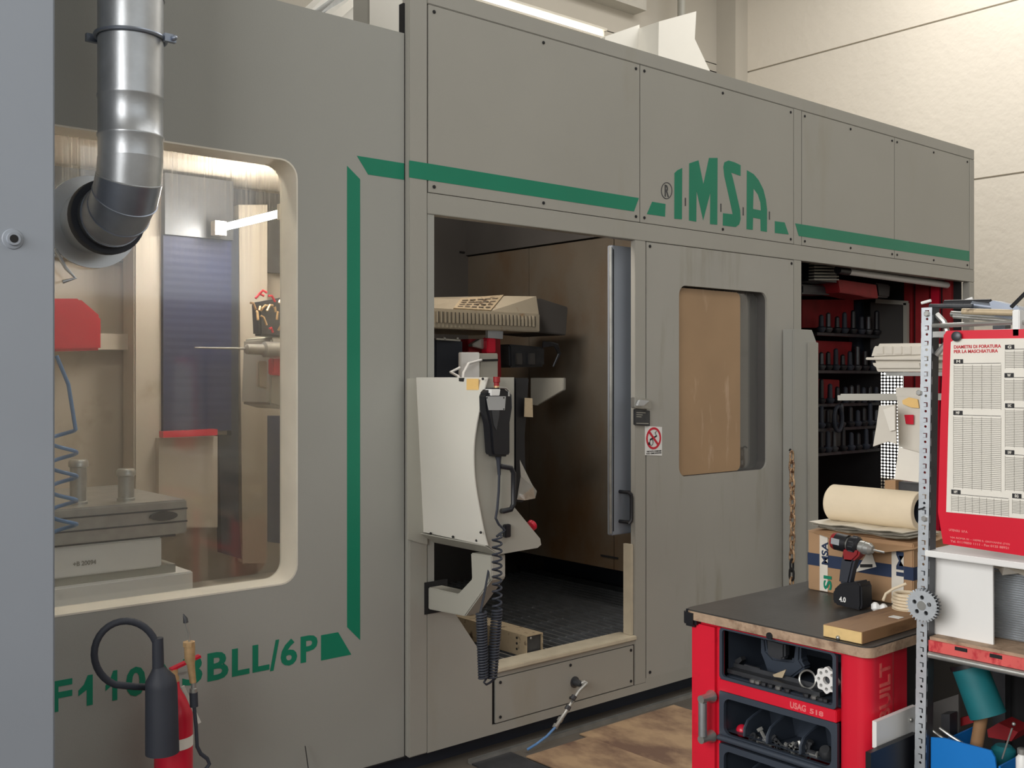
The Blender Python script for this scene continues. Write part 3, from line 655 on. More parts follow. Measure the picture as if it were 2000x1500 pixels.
obj('cigarette_pictogram', MB().bar((c0.x-s45*.8, D-.0025, c0.z-s45*.2), (c0.x+s45*.7, D-.0025, c0.z+s45*.35), .002, Rr*.14).tube([(c0.x+s45*.5, D-.003, c0.z+s45*.5), (c0.x+s45*.3, D-.003, c0.z+s45*.8), (c0.x+s45*.6, D-.003, c0.z+s45*1.0)], .0016, 6).tube([(c0.x-s45*.5+.012*math.cos(t), D-.003, c0.z-s45*.55+.016*math.sin(t)) for t in [k*PI/6 for k in range(12)]], .0016, 6, True), m_ink, sg)
a = pY(1262, 888, D); b = pY(1291, 888, D)
obj('sign_text', text_mb(text_mb(MB(), 'VIETATO FUMARE', a.x, b.x, a.z+.011, a.z+.018, fXZ, D-.003), 'NO SMOKING', a.x, b.x, a.z+.001, a.z+.008, fXZ, D-.003), m_ink, sg)

# ================================================================= operator console with arm
CN = thing('control_console', 'cream swing-out control console with a curved back on the door post', 'control panel', (2.5, 3.2, .6))
YN = 3.01
prof_px = [(948, 737), (939, 770), (927, 825), (921, 870), (921, 915), (925, 955), (933, 1000), (941, 1040), (948, 1065)]
P = [pY(a, b, YN) for a, b in prof_px]
ctl = [(p.x, p.z) for p in P]
def smooth_line(q, n=5):
    out = []
    for i in range(len(q)-1):
        p0 = q[max(i-1, 0)]; p1 = q[i]; p2 = q[i+1]; p3 = q[min(i+2, len(q)-1)]
        for k in range(n):
            t = k/n
            out.append(tuple(.5*((2*p1[j])+(-p0[j]+p2[j])*t+(2*p0[j]-5*p1[j]+4*p2[j]-p3[j])*t*t+(-p0[j]+3*p1[j]-3*p2[j]+p3[j])*t**3) for j in (0, 1)))
    out.append(q[-1]); return out
cv = smooth_line(ctl)
back = [(a+.006, b) for a, b in reversed(cv)]
sh_ = MB(); nn_ = len(cv); zt_c, zb_c = cv[0][1], cv[-1][1]
for th_ in (0, .005):
    for k in range(9):
        f_ = k/8; e_ = f_**1.15
        for (a, b) in cv:
            xs_ = 2.440+.036*(zt_c-b)/(zt_c-zb_c)
            sh_.v.append(Vector((a*(1-e_)+xs_*e_+th_, YN-.012+(3.43-YN+.012)*f_, b)))
o_ = 9*nn_
for k in range(8):
    for i in range(nn_-1):
        q_ = k*nn_+i; sh_.f += [(q_, q_+1, q_+nn_+1, q_+nn_), (q_+o_, q_+nn_+o_, q_+nn_+1+o_, q_+1+o_)]
for i in range(nn_-1):
    sh_.f += [(i, i+o_, i+1+o_, i+1), (8*nn_+i, 8*nn_+i+1, 8*nn_+i+1+o_, 8*nn_+i+o_)]
for k in range(8):
    a_, b_2 = k*nn_, (k+1)*nn_; sh_.f += [(a_, b_2, b_2+o_, a_+o_), (a_+nn_-1, a_+nn_-1+o_, b_2+nn_-1+o_, b_2+nn_-1)]
obj('curved_shell', sh_, m_console, CN)
rest = [pY(a, b, YN) for a, b in ((975, 1083), (1050, 1070), (1057, 1064), (1055, 1052), (1004, 990), (1004, 737))]
side = [(a+.006, b) for a, b in cv]+[(p.x, p.z) for p in rest]
obj('side_plate', MB().prism(side, fXZ, YN, YN+.012), m_conside, CN)
obj('front_face', MB().box(rest[4].x-.02, rest[4].x+.012, YN+.012, 3.40, rest[4].z, 1.6), m_black, CN)
obj('keyboard_wedge', MB().prism([(rest[4].x-.1, rest[4].z), (rest[4].x, rest[4].z), (rest[2].x, rest[2].z+.01), (rest[0].x, rest[0].z+.004), (rest[4].x-.1, rest[0].z+.03)], fXZ, YN+.012, 3.40), m_conside, CN)
# bottom flange with screws
bq = [pX(828, 1040, P[-1].x), Vector((P[-1].x, YN, P[-1].z)), Vector((rest[0].x, YN, rest[0].z)), Vector((rest[0].x, 3.40, rest[0].z))]
obj('bottom_plate', MB().quad([bq[1], bq[2], Vector((rest[0].x, 3.42, rest[0].z)), Vector((P[-1].x, 3.42, P[-1].z))], .004, (0, 0, -1)), m_conside, CN)
for k in range(3): obj('screw', MB().sphere((P[-1].x-.002+.004*k, YN+.05+.15*k, P[-1].z+.012-.004*k), .005, 8), m_gap, CN)
for px, py in ((943, 740), (939, 1040)): obj('screw', MB().sphere(pY(px, py, YN-.013), .005, 8), m_gap, CN)
obj('top_cap', MB().box(P[0].x+.006, rest[5].x, YN+.012, 3.42, 1.588, 1.598), m_conside, CN)
mf = [pY(*p, D-.006) for p in ((795, 739), (835, 739), (835, 1064), (824, 1062), (796, 1054))]
obj('mounting_flange', MB().prism([(p.x, p.z) for p in mf], fXZ, D-.008, D-.001), m_conside, CN, bev=.002)
ey = pX(915, 745, P[0].x)
obj('yellow_sticker', MB().box(P[0].x-.018, P[0].x-.016, YN+.02, YN+.09, 1.555, 1.597), m_stick, CN, 'faded yellow sticker')
obj('cable_hole', MB().box(P[0].x-.008, P[0].x-.0005, YN+.12, YN+.15, 1.565, 1.60), m_gap, CN)
# arm: outline in the plane X=2.5
AX = 2.5
armo = [pX(*p, AX) for p in ((836, 1147), (894, 1160), (921, 1131), (919, 1080), (960, 1086), (960, 1132), (908, 1204), (836, 1190))]
obj('support_arm', MB().prism([(p.y, p.z) for p in armo], fYZ, AX, AX+.07), m_conside, CN, bev=.004)
obj('arm_collar', MB().box(AX-.015, AX+.1, D-.004, D-.001, armo[7].z-.02, armo[0].z+.02), m_gap, CN)
ek = pY(1036, 1029, YN+.05)
es = obj('emergency_stop', MB().lathe([(.010, 0), (.010, .012), (.021, .016), (.022, .028), (.016, .034)], ek+Vector((-.012, 0, -.006)), (.86, 0, .5), 16), m_redlamp, CN, 'red mushroom emergency button')
obj('grab_handle', MB().tube([pY(980, 911, YN), pY(982, 911, YN-.04), pY(998, 914, YN-.045), pY(1003, 924, YN-.045), pY(1003, 984, YN-.045), pY(998, 995, YN-.045), pY(984, 998, YN-.04), pY(980, 998, YN)], .010, 10), m_black, CN)
obj('cable_clip', MB().box(*(lambda a, b: (a.x, b.x, YN-.02, YN, b.z, a.z))(pY(981, 1024, YN), pY(992, 1048, YN))), m_black, CN, bev=.003)
# dark strip and tag at the far edge
obj('monitor_bezel', MB().prism([(p.x, p.z) for p in [pY(a, b, YN+.05) for a, b in ((1006, 738), (1034, 738), (1030, 800), (1026, 850), (1027, 900), (1030, 965), (1022, 982), (1006, 980))]], fXZ, YN+.05, YN+.09), m_black, CN, bev=.004)
obj('paper_tag', MB().prism([(p.x, p.z) for p in [pY(a, b, YN+.03) for a, b in ((1025, 777), (1040, 778), (1041, 815), (1024, 814))]], fXZ, YN+.03, YN+.032), m_bracket, None, 'small tan paper tag hanging from the console bezel', 'tag')
bg = MB(); 
bgp = [(1020, 898), (1034, 930), (1054, 960), (1050, 974), (1030, 978), (1014, 976), (1016, 930)]
bp = [pY(a, b, YN-.02) for a, b in bgp]; cen = sum(bp, Vector())/len(bp)
vsb = [p+Vector((0, random.uniform(-.01, .02), 0)) for p in bp]+[cen+Vector((0, -.03, 0)), cen+Vector((.01, .03, .01))]
bg.add(vsb, [(i, (i+1) % 7, 7) for i in range(7)]+[((i+1) % 7, i, 8) for i in range(7)])
obj('plastic_bag', bg, m_bag, None, 'crumpled clear plastic bag hanging at the console edge', 'bag', smooth=0)
# ---- handheld pendant with coil cord
HP = thing('handheld_pendant', 'black handheld pendant with silver label hanging on the console side', 'remote', tuple(pY(972, 895, YN-.05)))
YP = YN-.055
def pe(name, pts, d0, d1, m, bev=0): return obj(name, MB().prism([(p.x, p.z) for p in [pY(a, b, YP) for a, b in pts]], fXZ, YP+d0, YP+d1), m, HP, bev=bev)
pe('body', [(950, 770), (960, 758), (985, 757), (1000, 772), (1002, 800), (998, 825), (998, 884), (994, 892), (966, 892), (962, 884), (958, 830), (951, 800)], 0, .05, m_black, .008)
pe('side_wheel', [(985, 760), (1003, 768), (1004, 800), (996, 812), (985, 805)], .006, .044, m_rub, .006)
pe('label_plate', [(949, 774), (987, 774), (985, 801), (954, 801)], -.003, 0, m_silver, 0)
pe('grip_highlight', [(960, 801), (975, 801), (974, 815), (969, 840), (964, 830)], -.002, .001, m_dsteel, 0)
pe('silver_neck', [(957, 760), (976, 760), (974, 773), (957, 773)], -.006, .03, m_whitep, .002)
obj('red_key_knob', MB().lathe([(.010, 0), (.010, .02), (.013, .022), (.013, .042)], pY(970, 758, YP+.02), (0, 0, 1), 12), m_redd, HP)
obj('brass_collar', MB().lathe([(.012, 0), (.012, .012)], pY(970, 758, YP+.02)-Vector((0, 0, .004)), (0, 0, 1), 12), m_brass, HP)
obj('hook', MB().tube([pY(976, 757, YP+.0), pY(988, 758, YP), pY(994, 764, YP), pY(994, 774, YP)], .004, 8), m_steel, HP)
for k, (a, b) in enumerate(((951, 777), (984, 777), (984, 799))): obj('screw', MB().sphere(pY(a, b, YP-.003), .003, 6), m_gap, HP)
obj('strain_relief', MB().tube([pY(973, 890, YP+.025), pY(974, 900, YP+.025), pY(975, 928, YP+.025)], [.013, .009, .006], 10), m_rub, HP)
obj('straight_cord', MB().tube([pY(a, b, YP+.02) for a, b in ((975, 926), (974, 960), (971, 995), (968, 1012), (974, 1024), (986, 1036), (976, 1043), (970, 1048))], .0048, 8), m_rub, HP)
pts = []
def coil(a, b, turns, r0, r1, ph=0):
    n_ = int(turns*12); t_ = (b-a).normalized(); n1 = Vector((1, 0, 0)); n1 = (n1-t_*n1.dot(t_)).normalized(); n2 = t_.cross(n1)
    return [a.lerp(b, i/n_)+(n1*math.cos(2*PI*turns*i/n_+ph)+n2*math.sin(2*PI*turns*i/n_+ph))*(r0+(r1-r0)*i/n_) for i in range(n_+1)]
c1 = coil(pY(971, 1046, YP), pY(971, 1190, YP), 10, .017, .016)
c2 = coil(pY(971, 1190, YP), pY(960, 1326, YP), 24, .018, .018)
c3 = coil(pY(944, 1326, YP), pY(940, 1196, YP), 24, .016, .018)
obj('coil_cord', MB().tube(c1+c2+[pY(956, 1334, YP), pY(950, 1337, YP), pY(945, 1333, YP)]+c3, .0042, 6), m_rub, HP)
obj('cord_return', MB().tube([pY(938, 1196, YP), pY(946, 1160, YP+.05), pY(955, 1110, YP+.1), pY(958, 1084, YP+.12)], .0045, 6), m_rub, HP)

# ================================================================= left cabinet
CY = 3.0; xr3 = pY(108, 700, CY).x
cb_ = thing('electrical_cabinet', 'blue-grey steel cabinet filling the left edge of the picture', 'cabinet', (0, 3.2, 0))
obj('cabinet_body', MB().box(-1.2, xr3, CY, 3.44, 0, 3.4), m_cab, cb_, bev=.006)
q = pY(25, 467, CY)
bo = obj('bolt', MB().lathe([(.028, 0), (.026, .003), (.018, .004), (.017, .012), (.010, .012)], q, (0, -1, 0), 20), m_cab, cb_)
obj('bolt_recess', MB().lathe([(.011, .0115), (.011, .0125)], q, (0, -1, 0), 16), m_gap, bo)

# ================================================================= exhaust duct
DX, DY, DR = 1.208, 3.2, .099
ED = thing('exhaust_duct', 'galvanised round exhaust duct with an elbow into the large window', 'duct', (DX, DY, 2.0))
obj('upper_pipe', MB().lathe([(DR, 0), (DR, .55)], (DX, DY, 2.78), (0, 0, 1), 48), m_galv, ED)
obj('middle_pipe', MB().lathe([(DR-.003, 0), (DR-.003, .30), (DR+.001, .302), (DR+.001, .306), (DR-.001, .31)], (DX, DY, 2.46), (0, 0, 1), 48), m_galv, ED)
obj('lower_pipe', MB().lathe([(DR-.004, 0), (DR-.004, .06), (DR-.001, .065), (DR-.001, .07), (DR-.004, .075), (DR-.004, .18), (DR-.001, .184), (DR-.001, .19)], (DX, DY, 2.27), (0, 0, 1), 48), m_galv, ED)
cr = [(DX+(DR+.004)*math.cos(t*PI/24), DY+(DR+.004)*math.sin(t*PI/24), 2.64) for t in range(48)]
ck = obj('clamp_ring', MB().tube(cr, .006, 8, True), m_galvd, ED)
for sx in (-1, 1):
    dx, dy = sx*CU, -sx*SU
    px_, py_ = DX+dx*(DR+.02), DY+dy*(DR+.02)
    obj('clamp_lug', MB().box(px_-.018, px_+.018, py_-.008, py_+.008, 2.628, 2.652).sphere((px_+dx*.012, py_+dy*.012-.008, 2.64), .009, 8), m_galvd, ck)
# elbow of four cut gores
Re = .155; cz = 2.27; N_ = 4
for g_ in range(N_):
    a0 = PI/2*g_/N_; a1 = PI/2*(g_+1)/N_; rr = DR-.003+.002*(g_ % 2)
    def el(a): return Vector((DX, DY+Re-Re*math.cos(a), cz-Re*math.sin(a)))
    vs2 = []
    for a in (a0, a1):
        c = el(a); t_ = Vector((0, math.sin(a), -math.cos(a))); n1 = Vector((1, 0, 0)); n2 = t_.cross(n1)
        for k in range(40):
            th = 2*PI*k/40; vs2.append(c+(n1*math.cos(th)+n2*math.sin(th))*rr)
    fs2 = [(k, (k+1) % 40, (k+1) % 40+40, k+40) for k in range(40)]
    sv = MB().add(vs2, fs2)
    c = el(a1); t_ = Vector((0, math.sin(a1), -math.cos(a1))); n2 = t_.cross(Vector((1, 0, 0)))
    sv.tube([c+(Vector((1, 0, 0))*math.cos(2*PI*k/40)+n2*math.sin(2*PI*k/40))*rr for k in range(40)], .0028, 6, True)
    obj('elbow_segment', sv, m_galvd if g_ else m_galv, ED)
c = el(PI/2)
obj('spigot', MB().lathe([(DR-.002, -.01), (DR-.002, .03), (DR+.006, .036), (DR+.006, .19)], c, (0, 1, 0), 40), m_galv, ED)
obj('rubber_gasket', MB().lathe([(DR, .028), (.118, .028), (.120, .034), (.120, .06), (DR, .062)], c, (0, 1, 0), 40, False), m_rub, ED)
obj('mounting_plate', MB().prism(circ(c.x, c.z, .152, 40), fXZ, 3.535, 3.545), m_silver, ED)
obj('plate_cord', MB().tube([(c.x-.12, 3.53, c.z-.10), (c.x-.09, 3.52, c.z-.16), (c.x-.06, 3.52, c.z-.19), (c.x-.10, 3.52, c.z-.205)], .006, 8), m_silver, ED)

# ================================================================= fire extinguisher and air lance
q = pY(339, 1500, 3.28); EXx, EXy = pY(339, 1450, 3.28).x, 3.28
FE = thing('fire_extinguisher', 'red fire extinguisher with a black horn standing before the left panel', 'fire extinguisher', (EXx, EXy, 0))
er = .060
zt4 = pY(335, 1350, 3.28).z
obj('cylinder', MB().lathe([(.045, 0), (er, .01), (er, zt4-.08), (er*.86, zt4-.045), (er*.5, zt4-.01), (.02, zt4+.01), (.018, zt4+.03)], (EXx, EXy, 0), (0, 0, 1), 32), m_redlamp, FE)
obj('label', MB().lathe([(er+.0008, 0), (er+.0008, .035)], (EXx, EXy, pY(350, 1467, 3.22).z), (0, 0, 1), 32, False), m_paper, FE)
obj('valve', MB().lathe([(.016, 0), (.018, .02), (.014, .035), (.014, .05)], (EXx, EXy, zt4+.02), (0, 0, 1), 16), m_brass, FE)
obj('lever', MB().bar(pY(333, 1308, EXy), pY(390, 1281, EXy), .022, .008), m_redlamp, FE)
obj('carry_handle', MB().bar(pY(333, 1318, EXy), pY(362, 1312, EXy), .022, .008), m_steel, FE)
obj('safety_strap', MB().bar(pY(357, 1340, 3.21), pY(390, 1412, 3.20), .004, .010), m_paper, FE)
YH = 3.13
def pl(px, py): return pY(px, py, YH)
hc = [(p, r_) for p, r_ in ((pl(308, 1250), .013), (pl(309, 1300), .015), (pl(310, 1308), .022), (pl(313, 1326), .044), (pl(315, 1340), .047), (pl(317, 1470), .050))]
obj('horn', MB().tube([p for p, _ in hc], [r_ for _, r_ in hc], 28), m_rub, FE)
obj('horn_grip', MB().tube([pl(308, 1246), pl(309, 1305)], [.0165, .0175], 16), m_rub, FE)
hp_ = [pl(308, 1252)]
for t in range(0, 21):
    a = math.radians(20+t*11.5); hp_.append(pY(246+62*math.cos(a), 1277-64*math.sin(a), YH+.002*t))
hp_ += [pY(262, 1341, 3.18), pY(290, 1342, 3.2), pY(315, 1335, 3.24), Vector((EXx, EXy, zt4+.04))]
obj('hose', MB().tube(hp_, .0105, 12), m_rub, FE)
AL = thing('air_lance', 'brass handled air lance with a bent steel tube before the left panel', 'air gun', tuple(pY(372, 1340, 3.3)))
YA = 3.14
obj('knurled_grip', MB().tube([pY(370, 1257, YA), pY(371, 1290, YA), pY(373, 1298, YA), pY(377, 1333, YA)], [.017, .016, .012, .010], 14), m_brass, AL)
obj('grip_collar', MB().lathe([(.019, 0), (.019, .014)], pY(369, 1262, YA), (0, 0, 1), 8), m_brass, AL)
obj('steel_tube', MB().tube([pY(370, 1256, YA), pY(369, 1238, YA), pY(362, 1214, YA)], .0035, 8), m_steel, AL)
obj('nozzle_tip', MB().tube([pY(363, 1216, YA), pY(362, 1208, YA), pY(358, 1199, YA)], [.008, .007, .001], 10), m_dsteel, AL)
obj('coupling', MB().lathe([(.012, 0), (.012, .012), (.008, .014), (.008, .03)], pY(378, 1352, YA), (0, 0, 1), 12), m_steel, AL)
obj('ridged_sleeve', MB().tube([pY(378, 1352, YA), pY(379, 1380, YA)], .013, 10), m_rub, AL)
obj('hose', MB().tube([pY(a, b, YA) for a, b in ((379, 1378), (383, 1420), (385, 1458), (392, 1472), (405, 1482), (409, 1492), (402, 1502), (380, 1512))], .006, 8), m_rub, AL)
obj('steel_probe', MB().tube([pY(596, 1457, 3.44), pY(602, 1500, 3.40), pY(604, 1520, 3.38)], .0018, 6), m_gap, None, 'thin black wire standing at the foot of the left panel', 'wire')

# ================================================================= bracket on the grating, hose fitting below
BR = thing('steel_channel', 'beige rusty steel channel with a dark open end lying on the grating', 'channel', (3.17, 3.8, .343))
bx = MB().box(3.12, 3.124, 3.535, 4.35, .343, .44).box(3.124, 3.22, 3.535, 4.35, .436, .44).box(3.216, 3.22, 3.535, 4.35, .343, .436)
obj('channel_web', bx, m_bracket, BR, smooth=0)
obj('end_plate', MB().box(3.126, 3.214, 3.545, 3.55, .345, .434), m_dsteel, BR)
for y in (3.60,):
    for z in (.37, .395, .42): obj('bolt_hole', MB().lathe([(.006, 0), (.006, .001)], (3.1195, y, z), (-1, 0, 0), 10), m_gap, BR)
obj('end_bolt', MB().sphere((3.15, 3.54, .425), .006, 8), m_steel, BR)
HF = thing('drain_hose', 'chrome elbow fitting and thin blue hose on the access panel', 'hose', tuple(pY(1124, 1333, D)))
q = pY(1122, 1332, D)
obj('flange', MB().lathe([(.026, 0), (.026, .004), (.017, .006), (.015, .03), (.012, .045)], q, (0, -1, 0), 16), m_dsteel, HF)
obj('elbow', MB().tube([q+Vector((0, -.03, 0)), q+Vector((.015, -.05, .008)), q+Vector((.022, -.055, .0))], .010, 10), m_steel, HF)
pe_ = q+Vector((.02, -.055, 0))
def hp3(px, py, Y): return pY(px, py, Y)
obj('braided_hose', MB().tube([pe_, hp3(1130, 1350, 3.375), hp3(1114, 1376, 3.36), hp3(1104, 1392, 3.35), hp3(1085, 1420, 3.35)], .009, 10), m_steel, HF)
for a, b in ((1110, 1382), (1121, 1362), (1095, 1405), (1086, 1418)):
    obj('ferrule', MB().tube([hp3(a+1, b-3, 3.355), hp3(a-3, b+4, 3.355)], .0125, 8), m_dsteel if a > 1100 else m_steel, HF)
obj('blue_tube', MB().tube([hp3(1085, 1420, 3.35), hp3(1068, 1438, 3.34), hp3(1048, 1453, 3.33), pZ(1030, 1464, .012)], .0055, 8), m_copper, HF)
obj('plug', MB().lathe([(.018, 0), (.018, .05), (.01, .055)], pY(1112, 1425, D+.09), (0, -1, 0), 12), m_dsteel, None, 'round grey plug on the dark plinth beside the hose', 'plug')

# ================================================================= floor coverings
A = pZ(1020, 1474, .012); B = pZ(1128, 1430, .012); Cc = pZ(1305, 1371, .012)
def sheet(label, x0, x1, y0, y1, z, tilt=0):
    o = obj('cardboard_sheet', MB().add([(x0, y0, z), (x1, y0, z), (x1, y1, z), (x0, y1, z), (x0, y0, z+.005), (x1, y0, z+.005), (x1, y1, z+.005), (x0, y1, z+.005)],
             [(0, 3, 2, 1), (4, 5, 6, 7), (0, 1, 5, 4), (1, 2, 6, 5), (2, 3, 7, 6), (3, 0, 4, 7)]), m_cardold, None, label, 'cardboard', 'cardboard sheets on the floor')
    return o
sheet('stained brown cardboard sheet nearest the blue hose', A.x+.003, B.x-.003, 1.9, A.y-.02, .006)
sheet('stained brown cardboard sheet under the end of the trolley', B.x+.003, Cc.x, 2.2, B.y-.01, .002)
obj('floor_plate', MB().box(2.70, A.x-.003, 2.2, 3.40, 0, .006), m_dsteel, None, 'dark grey steel floor plate at the bottom edge left of the cardboard', 'floor plate')
obj('floor_angle', MB().box(2.70, 5.2, 3.40, 3.425, 0, .018), m_steel, None, 'long steel angle strip on the floor along the plinth', 'strip')
tg = MB()
for k in range(14): tg.box(2.30, 2.68, 2.7+k*.045, 2.715+k*.045, .0, .012)
tg.box(2.29, 2.30, 2.68, 3.34, 0, .012).box(2.68, 2.69, 2.68, 3.34, 0, .012)
obj('drain_grate', tg, m_dsteel, None, 'small steel drain grate at the bottom edge beside the floor plate', 'grate')

# ================================================================= tool trolley
TX0, TX1, TY0, TY1, TZ = 2.49, 3.36, 1.471, 2.07, .9
TR = thing('tool_trolley', 'red tool trolley with a worn black worktop and open grey trays', 'trolley', (2.9, 1.77, 0))
tt = .03
obj('worktop', MB().prism(rrect(TX0-.015, TX1, TY0-.01, TY1+.01, .03), fXY, TZ-tt+.006, TZ), m_top, TR)
obj('worktop_core', MB().prism(rrect(TX0-.016, TX1-.001, TY0-.011, TY1+.011, .03), fXY, TZ-tt, TZ-.004), m_wedge, TR)
obj('worktop_tape', MB().box(TX0-.019, TX0+.05, TY1-.035, TY1+.014, TZ-.052, TZ-.001), m_black, TR, bev=.008)
obj('front_rail', MB().box(TX0, TX0+.03, TY0+.06, TY1-.06, .862, .87), m_red, TR)
obj('left_post', MB().box(TX0-.002, TX0+.06, 1.962, TY1, .06, TZ-tt), m_red, TR, bev=.012)
obj('right_post', MB().prism(rrect(TX0-.002, TX0+.15, TY0, 1.567, .035), fXY, .06, TZ-tt), m_red, TR)
obj('left_side', MB().box(TX0+.06, TX1-.02, TY1-.012, TY1-.002, .06, TZ-tt), m_red, TR)
sd_ = obj('right_side', MB().box(TX0+.085, TX0+.20, TY0+.004, TY0+.014, .1, TZ-tt), m_red, TR)
obj('right_side_rear', MB().box(TX0+.20, TX1-.02, TY0+.012, TY0+.018, .1, TZ-tt), m_black, TR)
obj('side_lettering', text_mb(MB(), 'BUILT', .690, .845, -(TX0+.106), -(TX0+.052), lambda a, b, d: Vector((-b, d, a)), TY0-.001, .0008), m_pinks, sd_)
obj('rear_panel', MB().box(TX1-.03, TX1-.02, TY0+.02, TY1-.02, .06, TZ-tt), m_redd, TR)
for z0, z1 in ((.862, .871), (.675, .708)): obj('cross_rail', MB().box(TX0, TX0+.03, 1.567, 1.962, z0, z1), m_red, TR, bev=.002)
obj('lower_rail', MB().box(TX0, TX0+.03, 1.567, 1.962, .06, .20), m_red, TR)
a = pX(1543, 1380, TX0-.001); b = pX(1574, 1392, TX0-.001); c2_ = pX(1608, 1400, TX0-.001)
fYl = lambda a_, b_, d_: Vector((d_, -a_, b_))
obj('rail_lettering', text_mb(text_mb(MB(), 'USAG', -a.y, -b.y, .682, .700, fYl, TX0-.001), '518', -b.y+.012, -c2_.y, .682, .696, fYl, TX0-.001), m_pink, TR)
# handle
q1 = pX(1383, 1362, TX0-.02); q2 = pX(1383, 1440, TX0-.02)
hn = obj('handle', MB().tube([(TX0-.045, q1.y, q1.z-.01), (TX0-.045, q1.y, q2.z+.01)], .013, 12), m_galv, TR)
for zz in (q1.z, q2.z): obj('handle_mount', MB().lathe([(.019, 0), (.019, .006), (.012, .02), (.012, .052)], (TX0-.002, q1.y, zz), (-1, 0, 0), 14), m_steel, hn)
kb = pX(1510, 1240, TX0); obj('latch_knob', MB().lathe([(.005, 0), (.005, .008), (.010, .012), (.010, .02)], (TX0, kb.y, kb.z), (-1, 0, 0), 12), m_black, TR)
# top open compartment
TC = obj('top_tray', MB().box(TX0+.04, TX0+.42, 1.56, 1.97, .705, .712).box(TX0+.42, TX0+.43, 1.56, 1.97, .70, .87).box(TX0+.03, TX0+.42, 1.962, 1.97, .70, .87).box(TX0+.03, TX0+.42, 1.56, 1.567, .70, .87), m_tray, TR)
obj('tray_bezel', MB().prism(rrect(1.569, 1.960, .709, .861, .012), fYZ, TX0+.002, TX0+.012, [rrect(1.580, 1.950, .718, .856, .010)]), m_tray, TC)
# moulded trays lower down
for i, (z0, z1) in enumerate(((.525, .673), (.37, .518), (.21, .36))):
    ty = obj('moulded_tray', MB().prism(rrect(1.567, 1.962, z0, z1, .004), fYZ, TX0+.004, TX0+.016, [rrect(1.585, 1.945, z0+.024, z1-.018, .022)]), m_tray, TR)
    obj('tray_lip', MB().tube([(TX0-.002, 1.572, z0+.013), (TX0-.004, 1.957, z0+.013)], .009, 10), m_tray, ty)
    y_ = [1.567, 1.700, 1.830, 1.962]
    sb = MB()
    # sloping back wall and bottom
    sb.add([(TX0+.016, 1.58, z0+.03), (TX0+.016, 1.95, z0+.03), (TX0+.16, 1.95, z0+.02), (TX0+.16, 1.58, z0+.02), (TX0+.06, 1.95, z1-.01), (TX0+.06, 1.58, z1-.01), (TX0+.016, 1.95, z1-.01), (TX0+.016, 1.58, z1-.01), (TX0+.2, 1.95, z0+.06), (TX0+.2, 1.58, z0+.06)],
           [(0, 1, 2, 3), (3, 2, 8, 9), (9, 8, 4, 5), (5, 4, 6, 7), (1, 6, 4, 8, 2), (0, 3, 9, 5, 7)])
    obj('tray_bowl', sb, m_tray, ty)
    for yy in (1.69, 1.80, 1.88)[:3]:
        dv = [(TX0+.012, z0+.03), (TX0+.014, z0+.055), (TX0+.03, z0+.075), (TX0+.06, z0+.085), (TX0+.13, z0+.10), (TX0+.15, z0+.02)]
        obj('divider', MB().prism(dv, fXZ, yy-.004, yy+.004), m_tray, ty, bev=.002)
# contents of the top compartment
def tri_thing(name, mb, m, label, cat, **k): return obj(name, mb, m, None, label, cat, **k)
XC = TX0+.06
def cx_(px, py, X=XC): return pX(px, py, X)
p0, p1 = cx_(1421, 1306), cx_(1608, 1352)
z_ = .7125
tri_thing('steel_angle', MB().bar((XC, p0.y, p0.z), (XC, p1.y, p0.z), .035, .012).bar((XC+.015, p0.y, p0.z+.008), (XC+.015, p1.y, p0.z+.008), .004, .02), m_dsteel, 'long dark steel angle resting across the top tray', 'angle bar')
sc = thing('grey_holder', 'grey plastic hook holder standing in the middle of the top tray', 'holder', (XC+.08, cx_(1515, 1300).y, z_))
extX('holder_plate', [(1496, 1246), (1532, 1256), (1532, 1286), (1525, 1290), (1498, 1282)], XC+.03, .03, m_dsteel, sc, bev=.006)
extX('holder_stem', [(1484, 1245), (1494, 1247), (1497, 1272), (1510, 1286), (1548, 1290), (1552, 1256), (1563, 1260), (1562, 1290), (1572, 1305), (1545, 1325), (1500, 1320), (1490, 1290), (1484, 1275)], XC+.07, .04, m_tray, sc, bev=.006)
tri_thing('scraper', MB().quad([cx_(1422, 1296, XC+.02), cx_(1446, 1283, XC+.02), cx_(1449, 1290, XC+.02), cx_(1432, 1307, XC+.02)], .02, (1, 0, 0)), m_dsteel, 'angular grey scraper blade at the left of the top tray', 'scraper')
fl = thing('drilled_flange', 'white round flange with bolt holes in the right corner of the top tray', 'flange', tuple(cx_(1612, 1345, TX0+.035)))
fc = cx_(1614, 1329, TX0+.03)
ol = [(fc.y+(.034+.003*math.cos(8*t))*math.cos(t), fc.z+(.034+.003*math.cos(8*t))*math.sin(t)) for t in [2*PI*k/48 for k in range(48)]]
hl = [circ(fc.y+.024*math.cos(2*PI*k/8), fc.z+.024*math.sin(2*PI*k/8), .005, 8) for k in range(8)]+[circ(fc.y, fc.z, .011, 16)]
obj('flange_disc', MB().prism(ol, fYZ, TX0+.03, TX0+.042, hl), m_whitep, fl)
obj('flange_hub', MB().lathe([(.012, 0), (.012, .02)], (TX0+.044, fc.y, fc.z), (1, 0, 0), 14), m_dsteel, fl)
rc = cx_(1577, 1327, TX0+.06)
tri_thing('steel_ring', MB().tube([(TX0+.06+.006*math.sin(t), rc.y+.026*math.cos(t), rc.z+.024*math.sin(t)) for t in [2*PI*k/28 for k in range(28)]], .003, 6, True), m_steel, 'thin steel ring leaning left of the white flange', 'ring')
tri_thing('rag_piece', MB().quad([cx_(1509, 1318), cx_(1527, 1311), cx_(1535, 1308), cx_(1528, 1324), cx_(1512, 1322)], .004, (1, 0, .2)), m_bracket, 'tan paper scrap lying in the middle of the top tray', 'paper')
